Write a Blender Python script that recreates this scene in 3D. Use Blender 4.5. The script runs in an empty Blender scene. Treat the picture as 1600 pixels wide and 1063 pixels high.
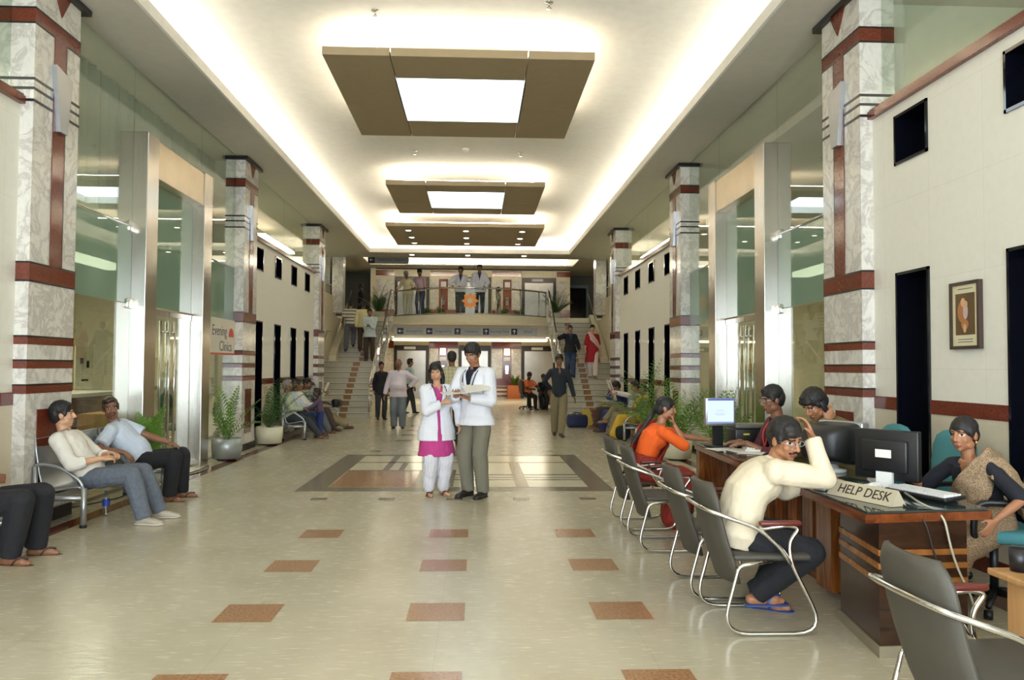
import bpy, bmesh, math, random
from mathutils import Vector, Matrix, Quaternion, noise
sc = bpy.context.scene
COL = sc.collection
PI = math.pi
R = math.radians
# ------------------------------------------------------------------ camera, world, light, exposure
cam_d = bpy.data.cameras.new('camera'); cam = bpy.data.objects.new('camera', cam_d); COL.objects.link(cam)
cam_d.sensor_width = 36.0; cam_d.lens = 1212.4/1600*36.0
cam_d.shift_x = 6.9/1600
cam_d.clip_start = 0.05; cam_d.clip_end = 200
yaw, pit, rol = R(2.357), R(1.976), R(0.319)
fw = Vector((math.sin(yaw)*math.cos(pit), math.cos(yaw)*math.cos(pit), math.sin(pit)))
rt = Vector((math.cos(yaw), -math.sin(yaw), 0)); up = rt.cross(fw)
r2 = rt*math.cos(rol)+up*math.sin(rol); u2 = up*math.cos(rol)-rt*math.sin(rol)
cam.matrix_world = Matrix(((r2.x,u2.x,-fw.x,0.20),(r2.y,u2.y,-fw.y,0.0),(r2.z,u2.z,-fw.z,1.5),(0,0,0,1)))
sc.camera = cam
sc.view_settings.view_transform = 'Standard'; sc.view_settings.look = 'None'
sc.view_settings.exposure = EXPOSURE = 0.42; sc.view_settings.gamma = 1.0
try: sc.view_settings.use_curve_mapping = False
except Exception: pass
world = bpy.data.worlds.new('daylight'); sc.world = world; world.use_nodes = True
bg = world.node_tree.nodes['Background']; bg.inputs[0].default_value = (0.80, 0.90, 1.0, 1); bg.inputs[1].default_value = 9.0
sc.cycles.use_denoising = True
sc.cycles.max_bounces = 8; sc.cycles.diffuse_bounces = 4; sc.cycles.glossy_bounces = 4
sc.cycles.transmission_bounces = 4; sc.cycles.transparent_max_bounces = 12
sc.cycles.sample_clamp_indirect = 6.0
sc.cycles.caustics_reflective = False; sc.cycles.caustics_refractive = False
# daylight through the entrance glazing behind the camera (portal for the sky)
pl = bpy.data.lights.new('entrance_daylight', 'AREA'); pl.shape = 'RECTANGLE'; pl.size = 7.4; pl.size_y = 3.6
po = bpy.data.objects.new('entrance_daylight', pl); COL.objects.link(po)
po.location = (0, -3.45, 2.0); po.rotation_euler = (R(90), 0, 0)
pl.cycles.is_portal = True
COVE_E, BOX_E, PANEL_E, LOBBY_E, DOWN_E = 34.0, 24.0, 4.0, 60.0, 14.0

# ------------------------------------------------------------------ materials
def lin(c):
    f = lambda v: v/12.92 if v <= .04045 else ((v+.055)/1.055)**2.4
    return tuple(f(v/255.0) for v in c)
def new_mat(name):
    m = bpy.data.materials.new(name); m.use_nodes = True
    nt = m.node_tree; b = nt.nodes['Principled BSDF']
    return m, nt, b
def N(nt, t, **kw):
    n = nt.nodes.new(t)
    for k, v in kw.items():
        if k in n.inputs: n.inputs[k].default_value = v
        else: setattr(n, k, v)
    return n
def ramp(nt, stops):
    r = nt.nodes.new('ShaderNodeValToRGB'); e = r.color_ramp.elements
    while len(e) < len(stops): e.new(.5)
    for q, (p, c) in zip(e, stops): q.position = p; q.color = (*c, 1)
    return r
_mc = {}
def mat(name, rgb, rough=.5, metal=0.0, var=0.0, scale=8.0, bump=0.0, bscale=60.0, coat=0.0, spec=None, stretch=None):
    """plain procedural material: sRGB colour with a soft noise variation and optional bump"""
    if name in _mc: return _mc[name]
    m, nt, b = new_mat(name); c = lin(rgb)
    b.inputs['Roughness'].default_value = rough; b.inputs['Metallic'].default_value = metal
    if coat: b.inputs['Coat Weight'].default_value = coat; b.inputs['Coat Roughness'].default_value = .06
    if spec is not None: b.inputs['Specular IOR Level'].default_value = spec
    tc = N(nt, 'ShaderNodeTexCoord'); src = tc.outputs['Object']
    if stretch:
        mp = N(nt, 'ShaderNodeMapping'); mp.inputs['Scale'].default_value = stretch
        nt.links.new(src, mp.inputs[0]); src = mp.outputs[0]
    nz = N(nt, 'ShaderNodeTexNoise', Scale=scale, Detail=3.0); nt.links.new(src, nz.inputs['Vector'])
    v = max(var, .03)
    r = ramp(nt, [(.3, tuple(max(0, x*(1-v)) for x in c)), (.7, tuple(min(1, x*(1+v)) for x in c))])
    nt.links.new(nz.outputs['Fac'], r.inputs[0]); nt.links.new(r.outputs[0], b.inputs['Base Color'])
    if bump:
        n2 = N(nt, 'ShaderNodeTexNoise', Scale=bscale, Detail=2.0); nt.links.new(src, n2.inputs['Vector'])
        bp = N(nt, 'ShaderNodeBump', Strength=bump, Distance=.01); nt.links.new(n2.outputs['Fac'], bp.inputs['Height'])
        nt.links.new(bp.outputs[0], b.inputs['Normal'])
    _mc[name] = m; return m
def marble(name, base, vein, scale=2.2, rough=.18):
    if name in _mc: return _mc[name]
    m, nt, b = new_mat(name)
    tc = N(nt, 'ShaderNodeTexCoord')
    n1 = N(nt, 'ShaderNodeTexNoise', Scale=scale, Detail=9.0, Roughness=.66, Distortion=.7)
    nt.links.new(tc.outputs['Object'], n1.inputs['Vector'])
    r = ramp(nt, [(.0, lin(base)), (.44, lin(base)), (.5, lin(vein)), (.56, lin(base))])
    nt.links.new(n1.outputs['Fac'], r.inputs[0])
    n2 = N(nt, 'ShaderNodeTexNoise', Scale=scale*6, Detail=6.0); nt.links.new(tc.outputs['Object'], n2.inputs['Vector'])
    r2_ = ramp(nt, [(.35, (.90, .90, .90)), (.6, (1, 1, 1))]); nt.links.new(n2.outputs['Fac'], r2_.inputs[0])
    mx = N(nt, 'ShaderNodeMix', data_type='RGBA', blend_type='MULTIPLY'); mx.inputs[0].default_value = .8
    nt.links.new(r.outputs[0], mx.inputs[6]); nt.links.new(r2_.outputs[0], mx.inputs[7])
    nt.links.new(mx.outputs[2], b.inputs['Base Color']); b.inputs['Roughness'].default_value = rough
    _mc[name] = m; return m
def wood(name, dark, light, scale=3.0, rough=.28, axis='Z', rings=5.0):
    if name in _mc: return _mc[name]
    m, nt, b = new_mat(name); tc = N(nt, 'ShaderNodeTexCoord')
    mp = N(nt, 'ShaderNodeMapping'); s = {'X': (.12, 1, 1), 'Y': (1, .12, 1), 'Z': (1, 1, .12)}[axis]
    mp.inputs['Scale'].default_value = s; nt.links.new(tc.outputs['Object'], mp.inputs[0])
    n1 = N(nt, 'ShaderNodeTexNoise', Scale=scale*4, Detail=5.0, Distortion=rings*.25); nt.links.new(mp.outputs[0], n1.inputs['Vector'])
    r = ramp(nt, [(.3, lin(dark)), (.7, lin(light))]); nt.links.new(n1.outputs['Fac'], r.inputs[0])
    nt.links.new(r.outputs[0], b.inputs['Base Color']); b.inputs['Roughness'].default_value = rough
    _mc[name] = m; return m
def emit(name, rgb, s):
    if name in _mc: return _mc[name]
    m, nt, b = new_mat(name); nt.nodes.remove(b)
    e = N(nt, 'ShaderNodeEmission'); e.inputs[0].default_value = (*rgb, 1); e.inputs[1].default_value = s
    nt.links.new(e.outputs[0], nt.nodes['Material Output'].inputs[0]); _mc[name] = m; return m
def glass(name, tint=(.93, .97, .94), refl=1.0, film=None, film_amt=0.0, rough=0.0):
    """thin architectural pane: clear (slightly tinted) with fresnel reflection, optional translucent film"""
    if name in _mc: return _mc[name]
    m, nt, b = new_mat(name); nt.nodes.remove(b)
    t = N(nt, 'ShaderNodeBsdfTransparent'); t.inputs[0].default_value = (*tint, 1)
    g = N(nt, 'ShaderNodeBsdfGlossy'); g.inputs['Roughness'].default_value = rough
    g.inputs[0].default_value = (refl, refl, refl, 1)
    lw = N(nt, 'ShaderNodeLayerWeight'); lw.inputs['Blend'].default_value = .5
    pw = N(nt, 'ShaderNodeMath', operation='POWER'); pw.inputs[1].default_value = 4.6; nt.links.new(lw.outputs['Facing'], pw.inputs[0])
    base = t.outputs[0]
    if film:
        d = N(nt, 'ShaderNodeBsdfDiffuse'); d.inputs[0].default_value = (*lin(film), 1)
        m0 = N(nt, 'ShaderNodeMixShader'); m0.inputs[0].default_value = film_amt
        nt.links.new(t.outputs[0], m0.inputs[1]); nt.links.new(d.outputs[0], m0.inputs[2]); base = m0.outputs[0]
    ml = N(nt, 'ShaderNodeMath', operation='MULTIPLY_ADD'); ml.inputs[1].default_value = .95; ml.inputs[2].default_value = .05
    nt.links.new(pw.outputs[0], ml.inputs[0])
    mx = N(nt, 'ShaderNodeMixShader'); nt.links.new(ml.outputs[0], mx.inputs[0])
    nt.links.new(base, mx.inputs[1]); nt.links.new(g.outputs[0], mx.inputs[2])
    nt.links.new(mx.outputs[0], nt.nodes['Material Output'].inputs[0]); _mc[name] = m; return m
def checks(name, base, line, sx=30.0, sz=30.0, wx=.12, wz=.12, rough=.8):
    """woven check / stripe cloth: lines along x and z of object space"""
    if name in _mc: return _mc[name]
    m, nt, b = new_mat(name); tc = N(nt, 'ShaderNodeTexCoord'); sp = N(nt, 'ShaderNodeSeparateXYZ')
    nt.links.new(tc.outputs['Object'], sp.inputs[0]); fac = None
    for ax, s, w in (('X', sx, wx), ('Z', sz, wz)):
        if not s: continue
        a = N(nt, 'ShaderNodeMath', operation='MULTIPLY'); a.inputs[1].default_value = s; nt.links.new(sp.outputs[ax], a.inputs[0])
        f = N(nt, 'ShaderNodeMath', operation='FRACT'); nt.links.new(a.outputs[0], f.inputs[0])
        l = N(nt, 'ShaderNodeMath', operation='LESS_THAN'); l.inputs[1].default_value = w; nt.links.new(f.outputs[0], l.inputs[0])
        if fac is None: fac = l.outputs[0]
        else:
            q = N(nt, 'ShaderNodeMath', operation='MAXIMUM'); nt.links.new(fac, q.inputs[0]); nt.links.new(l.outputs[0], q.inputs[1]); fac = q.outputs[0]
    mx = N(nt, 'ShaderNodeMix', data_type='RGBA'); nt.links.new(fac, mx.inputs[0])
    mx.inputs[6].default_value = (*lin(base), 1); mx.inputs[7].default_value = (*lin(line), 1)
    nt.links.new(mx.outputs[2], b.inputs['Base Color']); b.inputs['Roughness'].default_value = rough
    _mc[name] = m; return m
def printed(name, c1, c2, c3=None, scale=60.0, rough=.75):
    """printed cloth: cell pattern of two or three colours"""
    if name in _mc: return _mc[name]
    m, nt, b = new_mat(name); tc = N(nt, 'ShaderNodeTexCoord')
    v = N(nt, 'ShaderNodeTexVoronoi', Scale=scale); nt.links.new(tc.outputs['Object'], v.inputs['Vector'])
    st = [(.25, lin(c1)), (.4, lin(c2))]
    if c3: st.append((.62, lin(c3)))
    r = ramp(nt, st); r.color_ramp.interpolation = 'CONSTANT' if False else 'LINEAR'
    nt.links.new(v.outputs['Distance'], r.inputs[0]); nt.links.new(r.outputs[0], b.inputs['Base Color'])
    b.inputs['Roughness'].default_value = rough; _mc[name] = m; return m

def floor_mat():
    m, nt, b = new_mat('floor_vinyl'); tc = N(nt, 'ShaderNodeTexCoord')
    n1 = N(nt, 'ShaderNodeTexNoise', Scale=1.3, Detail=4.0); nt.links.new(tc.outputs['Object'], n1.inputs['Vector'])
    r = ramp(nt, [(.3, lin((180, 171, 146))), (.7, lin((195, 187, 163)))]); nt.links.new(n1.outputs['Fac'], r.inputs[0])
    mp = N(nt, 'ShaderNodeMapping'); mp.inputs['Scale'].default_value = (1.5, 10, 1); nt.links.new(tc.outputs['Object'], mp.inputs[0])
    n2 = N(nt, 'ShaderNodeTexNoise', Scale=5.0, Detail=5.0); nt.links.new(mp.outputs[0], n2.inputs['Vector'])
    r2_ = ramp(nt, [(.35, (.955, .95, .935)), (.65, (1, 1, 1))]); nt.links.new(n2.outputs['Fac'], r2_.inputs[0])
    mx = N(nt, 'ShaderNodeMix', data_type='RGBA', blend_type='MULTIPLY'); mx.inputs[0].default_value = .7
    nt.links.new(r.outputs[0], mx.inputs[6]); nt.links.new(r2_.outputs[0], mx.inputs[7])
    br = N(nt, 'ShaderNodeTexBrick', Scale=1.0); br.offset = 0; br.inputs['Mortar Size'].default_value = .0025
    br.inputs['Brick Width'].default_value = 1.13; br.inputs['Row Height'].default_value = 1.12
    nt.links.new(tc.outputs['Object'], br.inputs['Vector'])
    br.inputs['Color1'].default_value = br.inputs['Color2'].default_value = (1, 1, 1, 1); br.inputs['Mortar'].default_value = (.86, .84, .8, 1)
    m2 = N(nt, 'ShaderNodeMix', data_type='RGBA', blend_type='MULTIPLY'); m2.inputs[0].default_value = 1
    nt.links.new(mx.outputs[2], m2.inputs[6]); nt.links.new(br.outputs[0], m2.inputs[7])
    nt.links.new(m2.outputs[2], b.inputs['Base Color']); b.inputs['Roughness'].default_value = .22
    r3 = ramp(nt, [(.3, (.16,)*3), (.7, (.30,)*3)]); nt.links.new(n2.outputs['Fac'], r3.inputs[0]); nt.links.new(r3.outputs[0], b.inputs['Roughness'])
    return m
def wall_mat(name, rgb, bw=.7, bh=.75):
    m, nt, b = new_mat(name); tc = N(nt, 'ShaderNodeTexCoord'); mp = N(nt, 'ShaderNodeMapping')
    mp.inputs['Rotation'].default_value = (0, 0, 0); nt.links.new(tc.outputs['Object'], mp.inputs[0])
    cb = N(nt, 'ShaderNodeCombineXYZ'); sp = N(nt, 'ShaderNodeSeparateXYZ'); nt.links.new(tc.outputs['Object'], sp.inputs[0])
    nt.links.new(sp.outputs['Y'], cb.inputs[0]); nt.links.new(sp.outputs['Z'], cb.inputs[1])
    br = N(nt, 'ShaderNodeTexBrick', Scale=1.0); br.offset = 0; br.inputs['Mortar Size'].default_value = .003
    br.inputs['Brick Width'].default_value = bw; br.inputs['Row Height'].default_value = bh; nt.links.new(cb.outputs[0], br.inputs['Vector'])
    c = lin(rgb); br.inputs['Color1'].default_value = (*c, 1); br.inputs['Color2'].default_value = (*[x*.985 for x in c], 1)
    br.inputs['Mortar'].default_value = (*[x*.9 for x in c], 1)
    n1 = N(nt, 'ShaderNodeTexNoise', Scale=14.0, Detail=4.0); nt.links.new(tc.outputs['Object'], n1.inputs['Vector'])
    r = ramp(nt, [(.3, (.965, .965, .965)), (.7, (1, 1, 1))]); nt.links.new(n1.outputs['Fac'], r.inputs[0])
    m2 = N(nt, 'ShaderNodeMix', data_type='RGBA', blend_type='MULTIPLY'); m2.inputs[0].default_value = 1
    nt.links.new(br.outputs[0], m2.inputs[6]); nt.links.new(r.outputs[0], m2.inputs[7])
    nt.links.new(m2.outputs[2], b.inputs['Base Color']); b.inputs['Roughness'].default_value = .45
    return m

M_floor = floor_mat()
M_wall = wall_mat('wall_cream_panel', (234, 230, 216))
M_wall2 = mat('wall_plaster', (226, 216, 188), .6, var=.03)
M_dado = mat('dado_panel', (204, 192, 168), .35, var=.05, scale=3)
M_ceil = mat('ceiling_white', (236, 232, 222), .8, var=.02)
M_soffit = mat('soffit_paint', (202, 197, 184), .75, var=.02)
M_boxp = mat('taupe_panel', (158, 140, 108), .6, var=.03)
M_gran = mat('red_granite', (108, 50, 34), .12, var=.35, scale=70, spec=.6)
M_granT = mat('red_granite_tile', (152, 112, 78), .2, var=.35, scale=60)
M_grey = mat('grey_granite', (112, 104, 88), .2, var=.25, scale=60)
M_pink = mat('pink_granite', (172, 128, 92), .14, var=.18, scale=40)
M_ivory = mat('ivory_tile', (226, 218, 190), .16, var=.04, scale=10)
M_taup = mat('taupe_tile', (160, 138, 110), .2, var=.2, scale=60)
M_marb = marble('white_marble', (224, 220, 210), (194, 188, 180), 3.2)
M_blk = mat('black_line', (28, 22, 22), .3)
M_blkg = mat('black_gloss', (10, 11, 20), .08, spec=.6)
M_steel = mat('brushed_steel', (196, 190, 180), .22, 1.0, var=.08, scale=3, stretch=(40, 40, .6), bump=.06, bscale=20)
M_steelw = mat('warm_steel', (206, 190, 164), .34, 1.0, var=.06, scale=3)
M_chrome = mat('chrome', (214, 212, 206), .12, 1.0)
M_silver = mat('silver_paint', (176, 178, 180), .32, .75, var=.03)
M_glass = glass('clear_glass', (.90, .95, .92))
M_film = glass('film_glass', (.70, .80, .74), .9, (150, 178, 158), .62)
M_glassr = glass('rail_glass', (.94, .97, .95))
M_cove = emit('cove_tube', (1.0, .93, .79), COVE_E)
M_boxt = emit('panel_tube', (1.0, .93, .79), BOX_E)
M_panel = emit('daylight_diffuser', (.84, .96, 1.0), PANEL_E)
M_lobt = emit('lobby_tube', (1.0, .92, .74), LOBBY_E)
M_down = emit('downlight_lens', (1.0, .90, .70), DOWN_E)
M_white = mat('white_plastic', (226, 226, 222), .4)
M_black = mat('black_plastic', (22, 22, 24), .4)

# ------------------------------------------------------------------ mesh builder
class MB:
    def __init__(s): s.v = []; s.f = []; s.m = []; s.sm = []
    def _add(s, vs, fs, mi=0, smooth=False, M=None):
        o = len(s.v)
        s.v += [tuple(M @ Vector(p)) if M else tuple(p) for p in vs]
        for f in fs: s.f.append(tuple(o+i for i in f)); s.m.append(mi); s.sm.append(smooth)
        return s
    def box(s, x0, x1, y0, y1, z0, z1, mi=0, M=None):
        if x0 > x1: x0, x1 = x1, x0
        if y0 > y1: y0, y1 = y1, y0
        if z0 > z1: z0, z1 = z1, z0
        vs = [(x, y, z) for z in (z0, z1) for y in (y0, y1) for x in (x0, x1)]
        return s._add(vs, [(0,2,3,1),(4,5,7,6),(0,1,5,4),(2,6,7,3),(0,4,6,2),(1,3,7,5)], mi, False, M)
    def rbox(s, x0, x1, y0, y1, z0, z1, r=.01, mi=0, M=None, seg=2):
        bm = bmesh.new(); bmesh.ops.create_cube(bm, size=1)
        for v in bm.verts: v.co = Vector(((x0+x1)/2+v.co.x*(x1-x0), (y0+y1)/2+v.co.y*(y1-y0), (z0+z1)/2+v.co.z*(z1-z0)))
        bmesh.ops.bevel(bm, geom=bm.edges[:], offset=r, segments=seg, affect='EDGES', profile=.5)
        bm.verts.index_update()
        s._add([v.co[:] for v in bm.verts], [[v.index for v in f.verts] for f in bm.faces], mi, True, M); bm.free(); return s
    def quad(s, a, b, c, d, mi=0, M=None): return s._add([a, b, c, d], [(0,1,2,3)], mi, False, M)
    def prism(s, pts, h, mi=0, M=None):
        """polygon in xy extruded from z=0 to h"""
        n = len(pts); vs = [(x, y, 0) for x, y in pts]+[(x, y, h) for x, y in pts]
        fs = [tuple(range(n))[::-1], tuple(range(n, 2*n))]+[(i, (i+1) % n, n+(i+1) % n, n+i) for i in range(n)]
        return s._add(vs, fs, mi, False, M)
    def lathe(s, prof, n=20, mi=0, M=None, smooth=True, cap=True):
        vs = []; fs = []
        for r, z in prof: vs += [(r*math.cos(2*PI*i/n), r*math.sin(2*PI*i/n), z) for i in range(n)]
        for k in range(len(prof)-1):
            for i in range(n): fs.append((k*n+i, k*n+(i+1) % n, (k+1)*n+(i+1) % n, (k+1)*n+i))
        if cap: fs.append(tuple(range(n))[::-1]); fs.append(tuple((len(prof)-1)*n+i for i in range(n)))
        return s._add(vs, fs, mi, smooth, M)
    def tube(s, path, r, n=8, mi=0, closed=False, M=None, flat=1.0):
        P = [Vector(p) for p in path]; L = len(P); rs = r if isinstance(r, (list, tuple)) else [r]*L
        vs = []; fs = []; prev = None
        for i, p in enumerate(P):
            if closed: t = (P[(i+1) % L]-P[i-1])
            else: t = P[min(i+1, L-1)]-P[max(i-1, 0)]
            t = t.normalized() if t.length > 1e-9 else Vector((0, 0, 1))
            if prev is None:
                a = Vector((0, 0, 1)) if abs(t.z) < .9 else Vector((1, 0, 0))
                u = t.cross(a).normalized()
            else: u = (prev-t*prev.dot(t)).normalized()
            prev = u; w = t.cross(u)
            for k in range(n):
                a = 2*PI*k/n; vs.append(p+(u*math.cos(a)+w*math.sin(a)*flat)*rs[i])
        for i in range(L if closed else L-1):
            j = (i+1) % L
            for k in range(n): fs.append((i*n+k, i*n+(k+1) % n, j*n+(k+1) % n, j*n+k))
        if not closed: fs.append(tuple(range(n))[::-1]); fs.append(tuple((L-1)*n+k for k in range(n)))
        return s._add(vs, fs, mi, True, M)
    def loft(s, rings, n=18, mi=0, M=None, cap=True, pw=2.0):
        """rings: (centre, u-vector, v-vector); closed super-elliptic tube"""
        vs = []; fs = []
        for c, u, w in rings:
            c = Vector(c); u = Vector(u); w = Vector(w)
            for k in range(n):
                a = 2*PI*k/n; ca, sa = math.cos(a), math.sin(a)
                vs.append(c+u*math.copysign(abs(ca)**(2/pw), ca)+w*math.copysign(abs(sa)**(2/pw), sa))
        L = len(rings)
        for i in range(L-1):
            for k in range(n): fs.append((i*n+k, i*n+(k+1) % n, (i+1)*n+(k+1) % n, (i+1)*n+k))
        if cap: fs.append(tuple(range(n))[::-1]); fs.append(tuple((L-1)*n+k for k in range(n)))
        return s._add(vs, fs, mi, True, M)
    def cap(s, p0, p1, r0, r1, n=12, flat=1.0, side=None, mi=0, hs=4):
        """tapered capsule with half-sphere ends; flat squeezes it across `side`"""
        p0 = Vector(p0); p1 = Vector(p1); t = p1-p0; L = t.length
        t = t/L if L > 1e-6 else Vector((0, 0, 1))
        a = Vector(side) if side is not None else (Vector((0, 0, 1)) if abs(t.z) < .9 else Vector((1, 0, 0)))
        u = (a-t*a.dot(t)); u = u.normalized() if u.length > 1e-5 else t.orthogonal().normalized(); w = t.cross(u)
        rings = []
        for i in range(hs):
            q = PI/2*(1-i/hs); rings.append((p0-t*r0*math.sin(q), max(r0*math.cos(q), r0*.06)))
        rings += [(p0, r0), (p1, r1)]
        for i in range(1, hs+1):
            q = PI/2*i/hs; rings.append((p1+t*r1*math.sin(q), max(r1*math.cos(q), r1*.06)))
        return s.loft([(c, u*r*flat, w*r) for c, r in rings], n, mi)
    def ell(s, c, rx, ry, rz, Rm=None, n=16, k=9, mi=0):
        Rm = Rm or Matrix.Identity(3); c = Vector(c); ex, ey, ez = Rm.col[0], Rm.col[1], Rm.col[2]
        rings = []
        for i in range(k+1):
            q = -PI/2+PI*i/k; r = max(math.cos(q), .05)
            rings.append((c+ez*rz*math.sin(q), ex*rx*r, ey*ry*r))
        return s.loft(rings, n, mi)
    def build(s, name, mats, parent=None, loc=None, rot=None, bevel=0):
        me = bpy.data.meshes.new(name); me.from_pydata([tuple(v) for v in s.v], [], s.f)
        mats = mats if isinstance(mats, (list, tuple)) else [mats]
        for m in mats: me.materials.append(m)
        me.polygons.foreach_set('material_index', s.m); me.polygons.foreach_set('use_smooth', s.sm)
        me.update()
        o = bpy.data.objects.new(name, me); COL.objects.link(o)
        if parent: o.parent = parent
        if loc: o.location = loc
        if rot: o.rotation_euler = rot
        if bevel:
            b = o.modifiers.new('bevel', 'BEVEL'); b.width = bevel; b.segments = 2; b.limit_method = 'ANGLE'; b.angle_limit = R(40)
        return o
def tag(o, label, cat, group=None):
    o['label'] = label; o['category'] = cat
    if group: o['group'] = group
    return o
def struct(o): o['kind'] = 'structure'; return o
def thing(name, label, cat, loc=(0, 0, 0), rz=0.0, group=None):
    o = bpy.data.objects.new(name, None); COL.objects.link(o); o.empty_display_size = .1
    o.location = loc; o.rotation_euler = (0, 0, rz); return tag(o, label, cat, group)
def dup(root, loc, rz=None, label=None, group=None):
    r = root.copy(); COL.objects.link(r); r.location = loc
    if rz is not None: r.rotation_euler = (0, 0, rz)
    if label: r['label'] = label
    if group: r['group'] = group
    for ch in list(root.children):
        c = ch.copy(); COL.objects.link(c); c.parent = r
        for g in list(ch.children):
            d = g.copy(); COL.objects.link(d); d.parent = c
    return r
def text_mesh(name, body, size, m, parent, M, extrude=.001, align='CENTER', shear=0.0, sx=1.0):
    c = bpy.data.curves.new(name, 'FONT'); c.body = body; c.size = size; c.extrude = extrude; c.align_x = align; c.align_y = 'CENTER'
    c.shear = shear; c.resolution_u = 3
    t = bpy.data.objects.new(name, c); COL.objects.link(t)
    dg = bpy.context.evaluated_depsgraph_get(); me = bpy.data.meshes.new_from_object(t.evaluated_get(dg))
    bpy.data.objects.remove(t); bpy.data.curves.remove(c)
    me.materials.clear(); me.materials.append(m); me.transform(M @ Matrix.Diagonal((sx, 1, 1, 1)))
    o = bpy.data.objects.new(name, me); COL.objects.link(o); o.parent = parent; return o
def axes(o, x, y):
    """matrix with local x, y axes and origin"""
    x = Vector(x).normalized(); y = Vector(y).normalized(); z = x.cross(y)
    return Matrix(((x.x, y.x, z.x, o[0]), (x.y, y.y, z.y, o[1]), (x.z, y.z, z.z, o[2]), (0, 0, 0, 1)))
# ================================================================== THE HALL
SOF = 5.18; WX = 3.98
# floor: one object, inlays sit a hair above the vinyl
fb = MB(); fb.box(-9, 9, -3.5, 40, -.1, 0, 0)
def inlay(x0, x1, y0, y1, mi, z=.0012): fb.quad((x0, y0, z), (x1, y0, z), (x1, y1, z), (x0, y1, z), mi)
for y in (1.3, 2.41, 3.53, 4.64, 5.75, 6.87):
    for x in (-1.33, -.20, .93): inlay(x, x+.345, y, y+.345, 1)
for y in (8.79, 13.75):
    for i in range(5): inlay(-1.64+.76*i, -1.46+.76*i, y, y+.15, 2)
for y in (15.63, 16.9, 18.14, 19.45):
    for x in (-1.40, -.20, .96): inlay(x, x+.33, y, y+.33, 5)
inlay(.84, 1.15, 21.8, 24.0, 5); inlay(-1.35, -1.04, 21.8, 24.0, 5)
# mosaic
inlay(-1.95, 1.90, 9.40, 13.28, 2, .0012)
inlay(-1.61, 1.62, 9.72, 13.06, 3, .0020)
Z = .0028
inlay(-1.60, -.58, 9.74, 11.17, 4, Z); inlay(-.58, -.07, 9.74, 11.17, 2, Z)
inlay(-1.61, -.07, 11.17, 11.30, 2, Z)
inlay(-1.13, -1.03, 11.3, 13.06, 2, Z); inlay(-.9, -.82, 11.3, 12.12, 2, Z)
inlay(-1.61, 1.62, 12.12, 12.26, 5, Z)
inlay(-.07, 1.62, 10.30, 10.38, 2, Z); inlay(-.07, 1.62, 10.52, 10.58, 2, Z); inlay(-.07, 1.62, 10.76, 10.86, 2, Z)
inlay(.72, .88, 9.74, 12.12, 5, .0034)
for sx in (-1, 1): inlay(sx*3.5, sx*3.68, -3, 22.2, 6)
struct(fb.build('floor', [M_floor, M_granT, M_grey, M_ivory, M_pink, M_taup, M_gran]))

# ceiling: raised field, soffit ring with cove lip
cb = MB()
cb.box(-3.95, 3.95, -3.5, 25.9, 5.66, 5.72, 0)
for sx in (-1, 1):
    cb.box(sx*3.25, sx*9, -3.5, 26.3, SOF, SOF+.04, 1)
    cb.box(sx*3.235, sx*3.27, -3.5, 25.1, SOF-.004, SOF+.13, 0)
    cb.box(sx*3.92, sx*3.97, -3.5, 25.9, SOF+.03, 5.7, 0)
cb.box(-3.25, 3.25, 25.1, 26.3, SOF, SOF+.04, 1); cb.box(-3.235, 3.235, 25.09, 25.12, SOF-.004, SOF+.13, 0)
cb.box(-3.98, 3.98, 25.8, 25.9, SOF, 5.7, 0)
cb.box(-9, 9, 26.26, 26.32, SOF, 6.24, 1)
# lobby ceiling with a lit tray
CL = 6.2
cb.box(-9, 9, 26.3, 33.6, CL, CL+.05, 1); cb.box(-9, 9, 36.0, 40, CL, CL+.05, 1)
cb.box(-9, -4.7, 33.6, 36, CL, CL+.05, 1); cb.box(4.7, 9, 33.6, 36, CL, CL+.05, 1)
cb.box(-4.9, 4.9, 33.3, 36.3, CL+.42, CL+.46, 0)
for a in ((-4.9, -4.86, 33.3, 36.3), (4.86, 4.9, 33.3, 36.3), (-4.9, 4.9, 33.3, 33.34), (-4.9, 4.9, 36.26, 36.3)): cb.box(*a, CL+.04, CL+.42, 0)
struct(cb.build('ceiling', [M_ceil, M_soffit]))

# cove tubes: fluorescent battens lying on the soffit behind the lip
def batten(name, x0, x1, y0, y1, z, mt, label, cat='light', grp=None):
    t = thing(name, label, cat, ((x0+x1)/2, (y0+y1)/2, z), 0, grp)
    dx, dy = (x1-x0)/2, (y1-y0)/2
    MB().box(-dx-.02, dx+.02, -dy-.02, dy+.02, 0, .02).build('batten_housing', M_white, t)
    MB().box(-dx, dx, -dy, dy, .022, .05).build('lamp_tube', mt, t)
for sx, nm in ((-1, 'left'), (1, 'right')):
    batten('cove_light', sx*3.50-.02, sx*3.50+.02, -3.2, 25.5, SOF+.045, M_cove, f'long warm tube hidden in the ceiling cove along the {nm} side wall')
batten('cove_light', -3.3, 3.3, 25.40, 25.44, SOF+.045, M_cove, 'warm tube hidden in the ceiling cove across the far end of the hall')
batten('cove_light', -4.4, 4.4, 33.5, 33.55, CL+.055, M_lobt, 'warm tube in the near edge of the lit ceiling tray over the upper lobby')
batten('cove_light', -4.4, 4.4, 36.08, 36.13, CL+.055, M_lobt, 'warm tube in the far edge of the lit ceiling tray over the upper lobby')

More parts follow.
